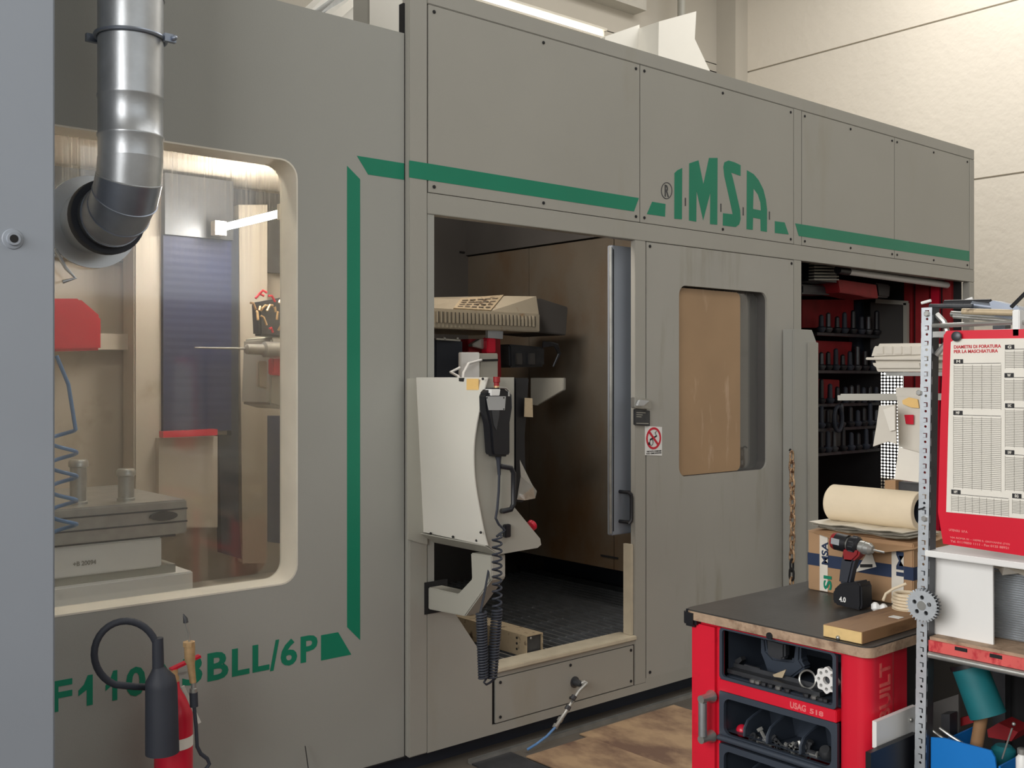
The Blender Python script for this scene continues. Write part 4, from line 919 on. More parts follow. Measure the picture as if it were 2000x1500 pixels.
for k, (a, b, c, d, lab) in enumerate(((1455, 1295, 1485, 1308, 'dark spanner lying behind the steel angle in the top tray'), (1560, 1365, 1600, 1372, 'black socket bar at the front right of the top tray'), (1450, 1325, 1480, 1338, 'thin dark rod at the front left of the top tray'), (1500, 1338, 1550, 1352, 'black round rod in front of the steel angle'))):
    p0, p1 = cx_(a, b, TX0+.05+.03*(k == 0)), cx_(c, d, TX0+.05+.03*(k == 0)); p0.z = p1.z = max(.72, p1.z)
    tri_thing('steel_rod', MB().tube([p0, p1], [.006, .005], 8), m_dsteel, lab, 'rod')
nuts = [(1480, 1340), (1492, 1345), (1505, 1342), (1520, 1352), (1538, 1357), (1575, 1362), (1590, 1368), (1603, 1362), (1612, 1370), (1470, 1332)]
for k, (a, b) in enumerate(nuts):
    p0 = cx_(a, b, TX0+.035); p0.z = .7125
    tri_thing('hex_nut', MB().lathe([(.009, 0), (.009, .008)], p0, (0, 0, 1), 6), m_steel if k % 3 == 0 else m_dsteel, 'small loose steel nut on the floor of the top tray', 'nut', group='loose nuts in the top tray')
# contents of the middle tray
z_ = .555
rb = cx_(1450, 1427, TX0+.06)
rk = thing('ball_clip', 'red ball knob with a chrome clip in the left pocket of the middle tray', 'knob', tuple(rb))
obj('ball', MB().sphere(rb, .019, 16), m_redlamp, rk); obj('stem', MB().tube([rb, rb+Vector((0, -.03, -.01))], .006, 8), m_dsteel, rk)
obj('chrome_clip', MB().tube([cx_(1462, 1432, TX0+.05), cx_(1470, 1436, TX0+.05), cx_(1464, 1446, TX0+.05), cx_(1458, 1448, TX0+.05)], .004, 6), m_steel, rk)
cable = MB()
for k in range(4):
    c0 = cx_(1548+k*6, 1468+k*3, TX0+.06); cable.tube([c0+Vector((.004*k, .02*math.cos(t), .012*math.sin(t))) for t in [2*PI*j/16 for j in range(16)]], .0025, 6, True)
tri_thing('wire_coil', cable, m_steel, 'tangled coil of thin wire in the right pocket of the middle tray', 'wire')
tri_thing('hose_connector', MB().lathe([(.012, 0), (.02, .01), (.02, .03), (.014, .04)], cx_(1620, 1482, TX0+.05), (-.6, 0, .8), 16), m_dsteel, 'dark round connector at the right end of the middle tray', 'connector')
for k in range(24):
    a = random.uniform(1485, 1530) if k < 9 else random.uniform(1535, 1590); p0 = cx_(a, 1446+(a-1490)*.26+random.uniform(-9, 7), TX0+.04)
    d_ = Vector((0, random.uniform(-1, 1), random.uniform(-.4, .4))).normalized()*random.uniform(.014, .034)
    tri_thing('bolt', MB().tube([p0-d_, p0+d_*.7, p0+d_*.71, p0+d_], [.0055, .0055, .010, .010], 6), m_steel if k % 2 else m_dsteel, 'loose steel bolt among others in the middle tray', 'bolt', group='loose bolts in the middle tray')
for k, (a, b, r_, lab_) in enumerate(((1478, 1446, .014, 'dark steel bushing left of the middle pocket of the middle tray'), (1503, 1452, .011, 'bright small bushing in the middle pocket of the middle tray'), (1568, 1476, .013, 'dark bushing beside the wire coil in the middle tray'))):
    tri_thing('bushing', MB().lathe([(r_, 0), (r_, .02), (r_*.6, .02), (r_*.6, .004)], cx_(a, b, TX0+.045), (-.7, .3, .6), 16), m_galv if k == 1 else m_dsteel, lab_, 'bushing')
# plates hung at trolley side
q = [pY(*p, TY0-.03) for p in ((1712, 1410), (1790, 1378), (1790, 1438), (1712, 1462))]
tri_thing('white_side_plate', MB().prism([(p.x, p.z) for p in q], fXZ, TY0-.03, TY0-.018), m_whitep, 'white plate fixed against the side of the trolley, upper one', 'plate')
obj('side_bolt', MB().sphere(pY(1779, 1406, TY0-.032), .006, 10), m_steel, None, 'chrome bolt head on the white side plate', 'bolt')
q = [pY(*p, TY0-.05) for p in ((1701, 1471), (1792, 1432), (1792, 1560), (1701, 1560))]
tri_thing('black_side_plate', MB().prism([(p.x, p.z) for p in q], fXZ, TY0-.05, TY0-.035), m_black, 'black plate below the white one beside the trolley', 'plate')

# ================================================================= things on the worktop
PK = thing('wooden_plank', 'short brown wooden plank on the near corner of the worktop', 'plank', (2.66, 1.555, TZ))
obj('board', MB().box(2.49, 2.86, 1.490, 1.607, TZ+.001, TZ+.033), m_wood, PK, bev=.001)
obj('sawn_end', MB().box(2.4885, 2.4899, 1.4915, 1.6055, TZ+.002, TZ+.032), m_woode, PK, 'pale yellow sawn end')
obj('steel_pin', MB().sphere((2.487, 1.56, TZ+.006), .006, 10), m_steel, None, 'small shiny screw head below the plank end', 'screw')
# cardboard box
BX = thing('cardboard_box', 'taped brown cardboard box with dark blue band on the worktop', 'box', (3.15, 1.81, TZ))
BY0, BY1, BX0, BX1, BH = 1.63, 2.0, 3.01, 3.33, TZ+.195
obj('carton', MB().box(BX0, BX1, BY0, BY1, TZ+.001, BH), m_card, BX, bev=.003)
obj('blue_band', MB().box(BX0-.001, BX1-.02, BY0-.001, BY1+.001, TZ+.082, TZ+.122), m_navy, BX)
for y in (1.955, 1.86): obj('tape', MB().box(BX0-.002, BX0-.001, y-.03, y, TZ+.003, BH-.01), m_tape, BX)
obj('tape', MB().box(BX0-.002, BX0-.001, 1.66, 1.70, TZ+.003, BH-.03), m_tape, BX)
fl_ = MB().add([(BX0-.004, BY1, BH), (BX0-.035, 1.85, BH-.02), (BX0-.045, 1.72, BH-.035), (BX0-.01, BY0-.01, BH-.015), (BX1-.1, BY0-.01, BH+.006), (BX1-.1, BY1, BH+.008), (BX0+.05, 1.82, BH+.012)],
     [(0, 1, 6), (1, 2, 6), (2, 3, 6), (3, 4, 6), (4, 5, 6), (5, 0, 6)])
obj('torn_flap', fl_, m_card, BX, smooth=0)
for k, (y, s_) in enumerate(((1.935, 'MSA'), (1.672, 'IM'))):
    tb_ = text_mb(MB(), s_, TZ+.09, BH-.03, y-.012, y+.012, lambda a, b, d: Vector((d, b, a)), BX0-.003)
    obj('tape_lettering', tb_, m_navy, BX)
obj('green_lettering', text_mb(MB(), 'SI', TZ+.01, TZ+.055, 1.91, 1.94, lambda a, b, d: Vector((d, b, a)), BX0-.003), m_green, BX)
q = [pX(*p, BX0-.004) for p in ((1675, 1110), (1700, 1070), (1712, 1107), (1668, 1118))]
obj('shipping_label', MB().quad(q, .001, (-1, 0, 0)), m_paper, BX)
obj('label_print', MB().quad([pX(*p, BX0-.006) for p in ((1680, 1102), (1704, 1102), (1704, 1108), (1680, 1108))], .001, (-1, 0, 0)), m_ink, BX)
# newspapers and roll on box
for k in range(3):
    mb = MB(); nn = 8
    for i in range(nn+1):
        for j in (0, 1): mb.v.append(Vector((BX0-.005+.19*j-.006*k, BY1-.03-.33*i/nn+.008*k, BH+.014+.008*k+.003*math.sin(i*1.7+k+j))))
    mb.f = [(2*i, 2*i+1, 2*i+3, 2*i+2) for i in range(nn)]
    n0 = len(mb.v); mb.v += [v-Vector((0, 0, .003)) for v in mb.v[:n0]]; mb.f += [tuple(x+n0 for x in reversed(f)) for f in mb.f[:]]
    obj('paper_layer', mb, m_paper if k % 2 else m_white, None, ['lowest crumpled grey paper sheet on the box', 'white paper sheet between two grey sheets on the box', 'top grey paper sheet directly under the roll'][k], 'paper', smooth=0)
RR = .060; rz = BH+.028+RR; RX = 3.11
PR = thing('paper_roll', 'thick cream paper roll lying on the cardboard box', 'paper roll', (RX, 1.82, rz-RR))
ra, rb_ = 1.975, 1.66
obj('roll_body', MB().lathe([(.034, 0), (RR-.008, 0), (RR, .008), (RR, ra-rb_-.002), (RR-.002, ra-rb_), (.040, ra-rb_)], (RX, ra, rz), (0, -1, 0), 40, False), m_roll, PR)
obj('roll_core', MB().lathe([(.040, 0), (.040, ra-rb_-.001)], (RX, ra, rz), (0, -1, 0), 28, False), m_tray, PR)
# cordless drill
DXX = 2.87
DR_ = thing('cordless_drill', 'black and red cordless drill standing on its battery on the worktop', 'drill', (DXX, 1.72, TZ))
def dx(name, pts, x0, x1, m, bev=.006):
    return obj(name, MB().prism([(p.y, p.z) for p in [pX(a, b, DXX) for a, b in pts]], fYZ, DXX+x0, DXX+x1), m, DR_, bev=bev)
zb5 = pX(1665, 1186, DXX).z
bt = dx('battery', [(1637, 1150), (1650, 1138), (1685, 1134), (1692, 1142), (1693, 1180), (1690, 1190), (1640, 1178), (1636, 1172)], -.03, .035, m_black)
dx('handle', [(1650, 1078), (1680, 1082), (1672, 1100), (1663, 1140), (1642, 1138), (1645, 1110)], -.016, .018, m_rub)
dx('red_shell', [(1652, 1068), (1687, 1070), (1684, 1084), (1672, 1096), (1652, 1094)], -.022, .024, m_redd)
ca_ = pX(1626, 1054, DXX); cb2 = pX(1658, 1057, DXX)
obj('motor_housing', MB().lathe([(.0265, .010), (.027, .055)], (DXX, ca_.y, ca_.z-.002), (0, -1, -.09), 24), m_black, DR_)
obj('end_cap', MB().lathe([(.016, 0), (.024, .004), (.027, .012), (.027, .016)], (DXX, ca_.y, ca_.z-.002), (0, -1, -.09), 24), m_redd, DR_)
cc = Vector((DXX, ca_.y, ca_.z-.002)); ax = Vector((0, -1, -.09)).normalized()
obj('gear_case', MB().lathe([(.020, .05), (.021, .068), (.021, .075)], cc, ax, 24), m_steel, DR_)
obj('torque_collar', MB().lathe([(.026, .062), (.028, .068), (.028, .088), (.022, .094)], cc, ax, 24), m_black, DR_)
for k in range(12):
    t = 2*PI*k/12; u = Vector((1, 0, 0)); v = ax.cross(u)
    pp = cc+ax*.07+(u*math.cos(t)+v*math.sin(t))*.0285; obj('collar_rib', MB().bar(pp, pp+ax*.016, .003, .003), m_dsteel, DR_)
obj('chuck', MB().lathe([(.018, .094), (.020, .097), (.020, .112), (.0185, .113), (.0185, .128), (.011, .138), (.006, .139)], cc, ax, 24), m_steel, DR_, smooth=22)
obj('drill_bit', MB().tube([cc+ax*.14, cc+ax*.175], .003, 8), m_steel, DR_)
obj('steel_side_plate', MB().bar(cc+ax*.012+Vector((-.0265, 0, .004)), cc+ax*.040+Vector((-.0265, 0, .004)), .003, .018), m_silver, DR_)
a = pX(1650, 1172, DXX); b = pX(1663, 1172, DXX)
obj('battery_marking', text_mb(MB(), '4.0', -a.y, -b.y, a.z, a.z+.016, fYl, DXX-.0315), m_whitep, DR_)
# cable coil, clips, adapter
CC = thing('cable_coil', 'coil of cream cable on the worktop beside the perforated upright', 'cable', (2.84, 1.52, TZ))
cy = pX(1772, 1128, 2.84); cl = MB()
for k in range(6):
    r_ = .040-.002*(k % 3); cl.tube([(2.84+r_*math.cos(t), cy.y+r_*math.sin(t), TZ+.03+.009*k) for t in [2*PI*j/28 for j in range(28)]], .0045, 6, True)
obj('coil', cl, m_roll, CC)
obj('loose_end', MB().tube([pX(1770, 1140, 2.80), pX(1745, 1150, 2.78), pX(1730, 1160, 2.76), pX(1725, 1172, 2.74)], .004, 8), m_roll, CC)
obj('mains_adapter', MB().box(*(lambda a, b: (2.70, 2.735, b.y, a.y, TZ+.002, TZ+.034))(pX(1731, 1178, 2.7), pX(1757, 1178, 2.7))), m_whitep, None, 'small white square wall adapter on the worktop beside the plank', 'adapter', bev=.004)
for k, (a, b, lab) in enumerate(((1724, 1148, 'white cable clip, left of the two near the coil'), (1740, 1145, 'white cable clip nearest the cable coil'))):
    p0 = pX(a, b, 2.86); obj('cable_clip', MB().lathe([(.006, 0), (.012, .006), (.012, .02), (.005, .026)], (2.82, p0.y, TZ+.002+.012), (.3, .2, 1), 8), m_whitep, None, lab, 'clip')
obj('crumpled_film', MB().quad([(2.74, 1.63, TZ+.002), (2.80, 1.60, TZ+.012), (2.77, 1.53, TZ+.006), (2.70, 1.50, TZ+.014), (2.67, 1.56, TZ+.003), (2.70, 1.61, TZ+.01)], .003, (0, 0, 1)), m_foam, None, 'crumpled clear film lying between drill and plank', 'film', smooth=0)
obj('dark_wire_bundle', MB().tube([(2.90, 1.66, TZ+.004), (2.86, 1.60, TZ+.006), (2.80, 1.57, TZ+.005), (2.76, 1.52, TZ+.006), (2.80, 1.49, TZ+.008)], .004, 8), m_black, None, 'black wire lying behind the crumpled film', 'wire')
obj('green_carton', MB().box(3.08, 3.2, 1.50, 1.60, TZ+.001, TZ+.13), m_conside, None, 'small grey carton with green corner behind the cable coil', 'box')
obj('bench_carton', MB().box(3.12, 3.34, 1.44, 1.62, TZ+.135, TZ+.155), m_card, None, 'flat cardboard piece lying behind the paper roll end', 'cardboard')

# ================================================================= rear rack items left of the upright
RK = thing('rear_rack', 'grey steel wall rack with shelf behind the perforated upright', 'rack', (3.4, 1.3, 0))
RXX = 3.45
za = pX(1745, 728, RXX).z
obj('shelf_board', MB().box(RXX-.25, RXX+.1, .6, pX(1745, 728, RXX-.2).y, za-.012, za), m_steel, RK)
obj('rack_post', MB().box(RXX-.02, RXX+.02, 1.30, 1.34, 0, 2.0), m_dsteel, RK)
obj('rack_panel', MB().box(RXX+.02, RXX+.03, .6, 1.62, .9, 1.52), m_conside, RK)
a = pY(1637, 787, 2.05); b = pY(1760, 778, 1.78)
obj('aluminium_angle', MB().bar(Vector((a.x, a.y, 1.53)), Vector((3.42, 1.66, 1.535)), .02, .018).bar(Vector((a.x, a.y-.01, 1.541)), Vector((3.42, 1.65, 1.546)), .004, .006), m_conside, None, 'pale aluminium bar sticking out left above the hanging papers', 'bar')
fo = thing('clamshell_box', 'cloudy plastic clamshell box on the rear shelf', 'box', (3.3, 1.55, za))
FX = 3.23
def fo_poly(pts): return [(p.y, p.z) for p in [pX(a, b_, FX) for a, b_ in pts]]
obj('tray_base', MB().prism(fo_poly([(1699, 702), (1800, 702), (1806, 726), (1712, 726), (1704, 720)]), fYZ, FX, FX+.17), m_foam, fo, bev=.012)
obj('tray_lid', MB().prism(fo_poly([(1696, 701), (1702, 680), (1708, 671), (1800, 670), (1806, 698)]), fYZ, FX+.005, FX+.165), m_foam, fo, bev=.010)
obj('rim', MB().prism(fo_poly([(1693, 698), (1812, 698), (1812, 703), (1693, 703)]), fYZ, FX-.008, FX+.178), m_foam, fo, bev=.002)
for k in range(4): extX('lid_panel', [(1712+k*18, 676), (1725+k*18, 676), (1725+k*18, 692), (1710+k*18, 692)], FX+.0, .006, m_foam, fo, bev=.002)
def sheetX(name, pts, X, m, label, cat, th=.004, wob=.0):
    return obj(name, MB().quad([pX(a, b_, X)+Vector((random.uniform(-wob, wob), 0, 0)) for a, b_ in pts], th, (1, 0, 0)), m, None, label, cat, smooth=0)
sheetX('paper_pad', [(1750, 757), (1800, 757), (1800, 776), (1750, 774)], 3.30, m_pack, 'grey cardboard header strip above the hanging papers', 'paper')
sp_ = thing('hanging_bag', 'clear paper packet with a yellow sticker and red label hanging left of the upright', 'packet', tuple(pX(1775, 870, 3.28)))
obj('packet', MB().quad([pX(*p, 3.28) for p in ((1752, 774), (1800, 776), (1798, 885), (1755, 872))], .008, (1, 0, 0)), m_pack, sp_)
obj('yellow_mark', MB().quad([pX(*p, 3.272) for p in ((1762, 782), (1775, 776), (1792, 780), (1795, 797), (1780, 796), (1763, 789))], .003, (1, 0, 0)), m_stick, sp_)
obj('red_label', MB().quad([pX(*p, 3.272) for p in ((1767, 810), (1785, 810), (1785, 829), (1770, 828))], .004, (-1, 0, 0)), m_redlamp, sp_, bev=.001)
sheetX('folded_paper', [(1717, 792), (1749, 790), (1750, 868), (1735, 862), (1705, 872), (1712, 830)], 3.20, m_pack, 'folded white paper hanging under the aluminium bar', 'paper', .006)
sheetX('folded_paper', [(1725, 800), (1748, 792), (1748, 840), (1738, 842)], 3.19, m_paper, 'small folded sheet in front of the hanging folded paper', 'paper', .004)
sheetX('delivery_note', [(1755, 873), (1797, 885), (1794, 942), (1747, 936)], 3.22, m_paper, 'printed delivery note hanging below the packet', 'paper')
obj('note_print', MB(), m_line) if False else None
for k in range(5): pass
sheetX('brown_board', [(1728, 938), (1749, 938), (1749, 964), (1728, 962)], 3.24, m_card, 'brown board standing behind the paper roll', 'board', .06)
sheetX('grey_board', [(1749, 940), (1795, 944), (1795, 962), (1749, 958)], 3.26, m_dsteel, 'dark grey board right of the brown one behind the roll', 'board', .03)

# ================================================================= shelf unit at the right edge
SX = 2.60
SU_ = thing('shelf_unit', 'zinc perforated upright shelf unit with a red beam at the right edge', 'shelf', (2.75, 1.2, 0))
pt = pX(1822, 600, SX); pbm = pX(1808, 1500, SX)
# perforated front flange, one cell per hole pair
cell = .0400; wu = .031
zc0 = pt.z; n = int(zc0/cell)
up_ = MB()
def edgeY(z): return pbm.y+(pt.y-pbm.y)*(z-pbm.z)/(pt.z-pbm.z)
for i in range(n):
    z1 = zc0-i*cell; z0 = z1-cell; zm = (z0+z1)/2; y0 = edgeY(zm)
    slot = [(y0+.010, zm+.001), (y0+.021, zm+.001), (y0+.021, zm+.013), (y0+.010, zm+.013)]
    if n-i < 6 or i > 36:
        up_.prism([(y0, z0), (y0+wu, z0), (y0+wu, z1), (y0, z1)], fYZ, SX, SX+.002)
    else:
        up_.prism([(y0, z0), (y0+wu, z0), (y0+wu, z1), (y0, z1)], fYZ, SX, SX+.002, [slot, circ(y0+.0155, zm-.010, .0036, 10)])
upr = obj('perforated_upright', up_, m_perf, SU_, smooth=0)
tabs = MB()
for i in range(n-5):
    z1 = zc0-i*cell; zm = z1-cell/2; y0 = edgeY(zm)
    tabs.box(SX-.003, SX+.001, y0+.0125, y0+.0205, zm+.002, zm+.011)
obj('pressed_tabs', tabs, m_perf, upr, kind='stuff', smooth=0)
sf = MB(); sf.add([(SX, edgeY(0), 0), (SX+.035, edgeY(0), 0), (SX+.035, edgeY(zc0), zc0), (SX, edgeY(zc0), zc0), (SX, edgeY(0)+.002, 0), (SX+.035, edgeY(0)+.002, 0), (SX+.035, edgeY(zc0)+.002, zc0), (SX, edgeY(zc0)+.002, zc0)],
       [(0, 3, 2, 1), (4, 5, 6, 7), (0, 1, 5, 4), (1, 2, 6, 5), (2, 3, 7, 6), (3, 0, 4, 7)])
obj('side_flange', sf, m_dsteel, SU_, smooth=0)
YS1 = edgeY(1.0)-.002; YS0 = .75
obj('rear_upright', MB().box(SX+.36, SX+.395, YS1-.035, YS1, 0, 1.75), m_dsteel, SU_)
zs = .925
obj('middle_shelf', MB().box(SX+.004, SX+.38, YS0, YS1, zs-.006, zs+.002), m_wedge, SU_)
rbm = obj('red_beam', MB().box(SX-.002, SX+.010, YS0, YS1, zs-.034, zs-.006), m_pinks, SU_, 'faded red slotted beam')
for px in (1878, 1946):
    a = pX(px-12, 1255, SX); b = pX(px+12, 1260, SX)
    obj('beam_slot', MB().box(SX-.0035, SX-.002, b.y, a.y, zs-.018, zs-.009), m_gap, rbm)
obj('beam_lip', MB().tube([(SX, YS1, zs-.044), (SX, YS0, zs-.044)], .009, 10), m_steel, SU_)
zw = pX(1830, 1080, SX).z
obj('white_shelf_edge', MB().box(SX-.004, SX+.30, YS0, YS1+.01, zw-.012, zw+.004), m_whitep, SU_, bev=.002)
obj('top_shelf', MB().box(SX+.002, SX+.36, YS0, YS1, 1.705, 1.72), m_steel, SU_)
obj('top_shelf_edge', MB().tube([(SX, edgeY(1.74), 1.735), (SX, YS0, 1.735)], .006, 8), m_steel, SU_)
obj('bottom_shelf', MB().box(SX+.004, SX+.38, YS0, YS1, .44, .45), m_dsteel, SU_)
obj('back_panel', MB().box(SX+.40, SX+.41, YS0, YS1, .3, 1.0), m_gap, SU_)
obj('bracket_post', MB().box(SX-.02, SX+.01, *(lambda a, b: (b.y, a.y))(pX(1984, 620, SX), pX(1998, 620, SX)), 1.70, 1.765), m_whitep, SU_, bev=.002)
# corner brace behind the chart
obj('curved_brace', MB().tube([(SX+.02, edgeY(1.77), 1.765), (SX+.02, YS1-.03, 1.745), (SX+.02, YS1-.045, 1.70), (SX+.02, YS1-.01, 1.66)], .008, 8), m_steel, SU_)
# chart
TCX = SX-.02
CHs = thing('drill_chart', 'red framed tapping drill chart poster hanging on the shelf unit', 'poster', tuple(pX(1940, 1080, TCX)))
cy1 = pX(1842, 700, TCX).y; cz1 = pX(1850, 645, TCX).z; cz0 = pX(1850, 1062, TCX).z
yR = .80
outl = [(cy1, cz1-.004), (cy1-.004, cz1), (yR, cz1), (yR, cz0-.004), (cy1-.012, cz0), (cy1-.004, cz0+.05)]
o2 = []
extX('red_board', [(1843, 655), (1849, 646), (2080, 641), (2080, 1098), (1842, 1062), (1832, 1000), (1836, 840)], TCX, .003, m_poster, CHs)
extX('white_sheet', [(1857, 668), (1868, 662), (2075, 660), (2075, 1020), (1848, 1000), (1852, 830)], TCX-.0015, .0015, m_paper, CHs)
tx = MB(); Xt = TCX-.0025
def tline(mb, s, px0, px1, pyb, h):
    a = pX(px0, pyb, Xt); b = pX(px1, pyb, Xt); text_mb(mb, s, -a.y, -b.y, a.z, a.z+h, fYl, Xt, .0006)
tline(tx, 'DIAMETRI DI FORATURA', 1863, 1955, 681, .0085); tline(tx, 'PER LA MASCHIATURA', 1863, 1949, 690, .0085)
obj('chart_title', tx, m_redink, CHs)
gd = MB(); tgs = MB(); tl_ = MB(); lab = MB()
def grid(px0, px1, py0, py1, cols, rows, tag, w_=18):
    A_ = pX(px0, py0, Xt); B_ = pX(px1, py1, Xt); zt_, zb_ = A_.z, pX(px0, py1, Xt).z
    tgs.box(Xt-.0004, Xt, pX(px0+w_, py0, Xt).y, A_.y, zt_-.003, zt_+.008)
    tl_.box(Xt-.0003, Xt, B_.y, A_.y, zt_-.0032, zt_-.0022)
    wt = pX(px0+w_, py0, Xt).y; text_mb(lab, tag, -(A_.y-(A_.y-wt)*.3), -(A_.y-(A_.y-wt)*.7), zt_-.001, zt_+.006, fYl, Xt-.001, .0003)
    h_ = (zt_-zb_)
    for r_ in range(rows):
        zz = zt_-.010-(h_-.012)*r_/rows; gd.box(Xt-.0002, Xt, B_.y+.001, A_.y-.001, zz-.0009, zz+.0004)
    for c_ in range(cols+1):
        yy = A_.y+(B_.y-A_.y)*c_/cols; gd.box(Xt-.0002, Xt, yy-.0003, yy+.0003, zb_+.002, zt_-.006)
grid(1863, 1955, 708, 800, 5, 24, 'M'); grid(1862, 1955, 808, 955, 5, 38, 'MF'); grid(1858, 1970, 962, 1000, 8, 9, 'NPT')
grid(1963, 2055, 680, 722, 5, 10, 'G'); grid(1962, 2055, 735, 785, 5, 13, 'W'); grid(1963, 2055, 794, 875, 5, 22, 'UNC'); grid(1963, 2055, 885, 960, 5, 20, 'UNF'); grid(1977, 2055, 970, 1005, 5, 9, 'EG')
obj('table_rules', gd, m_line, CHs, kind='stuff', smooth=0); obj('table_tags', tgs, m_ink, CHs, smooth=0); obj('table_lines', tl_, m_ink, CHs, smooth=0, kind='stuff'); obj('tag_letters', lab, m_paper, CHs)
ft_ = MB()
for s_, a, b, c in (('UTENSILI  S.P.A.', 1853, 1890, 1037), ('VIA ROMA 21 - 10098 S. GIOVANNI (TO)', 1855, 1972, 1052), ('Tel. 011/9850 1111 - Fax 0125 88921', 1856, 1970, 1059)):
    a_ = pX(a, c, TCX-.002); b_ = pX(b, c, TCX-.002); V_ = MB(); text_mb(V_, s_, -a_.y, -b_.y, a_.z, a_.z+.0058, fYl, TCX-.001, .0006)
    dz = -.0015
    for v in V_.v: v.z -= 0
    ft_.add(V_.v, V_.f)
obj('footer_text', ft_, m_pink, CHs)
q = pX(1870, 657, TCX-.003)
obj('round_magnet', MB().lathe([(.0115, 0), (.0125, .002), (.0125, .008), (.010, .010)], q, (-1, 0, 0), 24), m_dsteel, None, 'round grey magnet on the top left corner of the drill chart', 'magnet')
# things on top of the unit
tops = [((1800, 592), (1818, 587), .004, m_whitep, 'thin white rod end sticking out at the top of the shelf unit'),
        ((1816, 598), (1900, 598), .006, m_dsteel, 'dark blue steel tube lying along the top shelf'),
        ((1845, 592), (1935, 590), .008, m_black, 'black bar lying across the top shelf at the back'),
        ((1858, 613), (1975, 622), .008, m_steel, 'silver tube at the front of the top shelf'),
        ((1880, 608), (1980, 611), .008, m_bracket, 'tan wrapped tube second from the front of the top shelf'),
        ((1862, 618), (1975, 627), .005, m_steel, 'thin silver rod lowest on the top shelf'),
        ((1900, 596), (1985, 606), .013, m_galvd, 'thick grey pipe with open end on the top shelf')]
for k, (a, b, r_, mm, lab_) in enumerate(tops):
    X_ = SX+.02+.035*(k % 4); p0 = pX(*a, X_); p1 = pX(*b, X_)
    zmin = 1.721+r_+ (0 if p0.z < 1.76 else p0.z-1.721-r_)
    p0.z = max(p0.z, 1.721+r_); p1.z = max(p1.z, 1.721+r_)
    obj('metal_rod' if r_ < .01 else 'steel_pipe', MB().tube([p0, p1], r_, 12), mm, None, lab_, 'rod')
obj('pipe_bore', MB().lathe([(.011, 0), (.011, .002)], pX(1900, 596, SX+.09)+Vector((0, .001, 0)), (0, 1, 0), 12), m_gap, None, 'dark open pipe end on the top shelf', 'pipe end') if False else None
obj('perforated_strip', MB().bar(pX(1878, 592, SX+.12), pX(1900, 584, SX+.12), .004, .012), m_whitep, None, 'short white perforated strip standing on the top shelf', 'strip')
obj('grey_wedge', MB().prism([(p.y, p.z) for p in [pX(a, b, SX+.05) for a, b in ((1925, 590), (1932, 586), (1980, 598), (1990, 606), (1985, 625), (1935, 618))]], fYZ, SX+.07, SX+.12), m_galvd, None, 'grey sheet wedge on top of the shelf unit at the right', 'sheet')
obj('bent_rod', MB().tube([pX(1975, 600, SX+.03), pX(2003, 572, SX+.03)], .005, 8), m_black, None, 'thin black rod rising out of the top shelf at the right edge', 'rod')
# white board, corrugated sheet, bag
XW = SX+.045
obj('white_board', MB().prism([(p.y, p.z) for p in [pX(a, b, XW) for a, b in ((1812, 1085), (1939, 1100), (1940, 1262), (1812, 1235))]], fYZ, XW, XW+.006), m_whitep, None, 'white board standing on the red beamed shelf', 'board')
XK = SX+.12; cw = MB(); z = zs+.003; y0_, y1_ = .78, pX(1936, 1150, XK).y
zt_ = pX(1950, 1118, XK).z
while z < zt_:
    cw.add([(XK, y1_, z), (XK, y0_, z), (XK-.004, y0_, z+.003), (XK-.004, y1_, z+.003), (XK, y1_, z+.006), (XK, y0_, z+.006)], [(0, 1, 2, 3), (3, 2, 5, 4)]); z += .006
cw.box(XK, XK+.004, y0_, y1_, zs+.003, z)
obj('corrugated_sheet', cw, m_galv, None, 'grey ribbed sheet standing right of the white board', 'sheet', smooth=0)
bgm = MB(); cb3 = pX(1972, 1112, SX+.09)
ring = [cb3+Vector((random.uniform(-.02, .03), .05*math.cos(t), .014*math.sin(t)+random.uniform(-.004, .004))) for t in [2*PI*k/10 for k in range(10)]]
bgm.add(ring+[cb3+Vector((-.03, 0, .01)), cb3+Vector((.03, 0, 0))], [(i, (i+1) % 10, 10) for i in range(10)]+[((i+1) % 10, i, 11) for i in range(10)])
obj('crumpled_bag', bgm, m_foam, None, 'crumpled clear bag on top of the ribbed sheet', 'bag', smooth=0)
# sprocket hung on the upright
gx = SX-.035; gc = pX(1800, 1183, gx)
GR = thing('sprocket', 'steel sprocket with five holes hanging on the perforated upright', 'sprocket', tuple(gc-Vector((0, 0, .045))))
ol = []
nt_ = 30
for k in range(nt_):
    for t, r_ in ((0, .038), (.30, .038), (.42, .0435), (.62, .0435), (.75, .038)):
        a = 2*PI*(k+t)/nt_; ol.append((gc.y+r_*math.cos(a), gc.z+r_*math.sin(a)))
hl = [circ(gc.y+.021*math.cos(2*PI*k/5+.35), gc.z+.021*math.sin(2*PI*k/5+.35), .0058, 12) for k in range(5)]
obj('toothed_disc', MB().prism(ol, fYZ, gx, gx+.006, hl), m_perf, GR, smooth=0)
obj('toothed_disc', MB().prism([((a-gc.y)*1.0+gc.y, b) for a, b in ol], fYZ, gx+.014, gx+.020, [circ(gc.y, gc.z, .015, 16)]), m_dsteel, GR, smooth=0)
obj('hub', MB().lathe([(.012, -.001), (.012, .030)], (gx, gc.y, gc.z), (1, 0, 0), 20), m_steel, GR)
obj('zip_tie', MB().tube([pX(1793, 995, SX-.003), pX(1802, 993, SX-.004), pX(1806, 990, SX-.004)], .002, 6), m_black, None, 'black zip tie end on the perforated upright', 'zip tie')
for k, (a, b) in enumerate(((1806, 1014), (1811, 614), (1796, 768))):
    obj('bolt_head', MB().lathe([(.008, 0), (.008, .004), (.006, .006)], pX(a, b-1, SX-.001), (-1, 0, 0), 6), m_steel, upr)
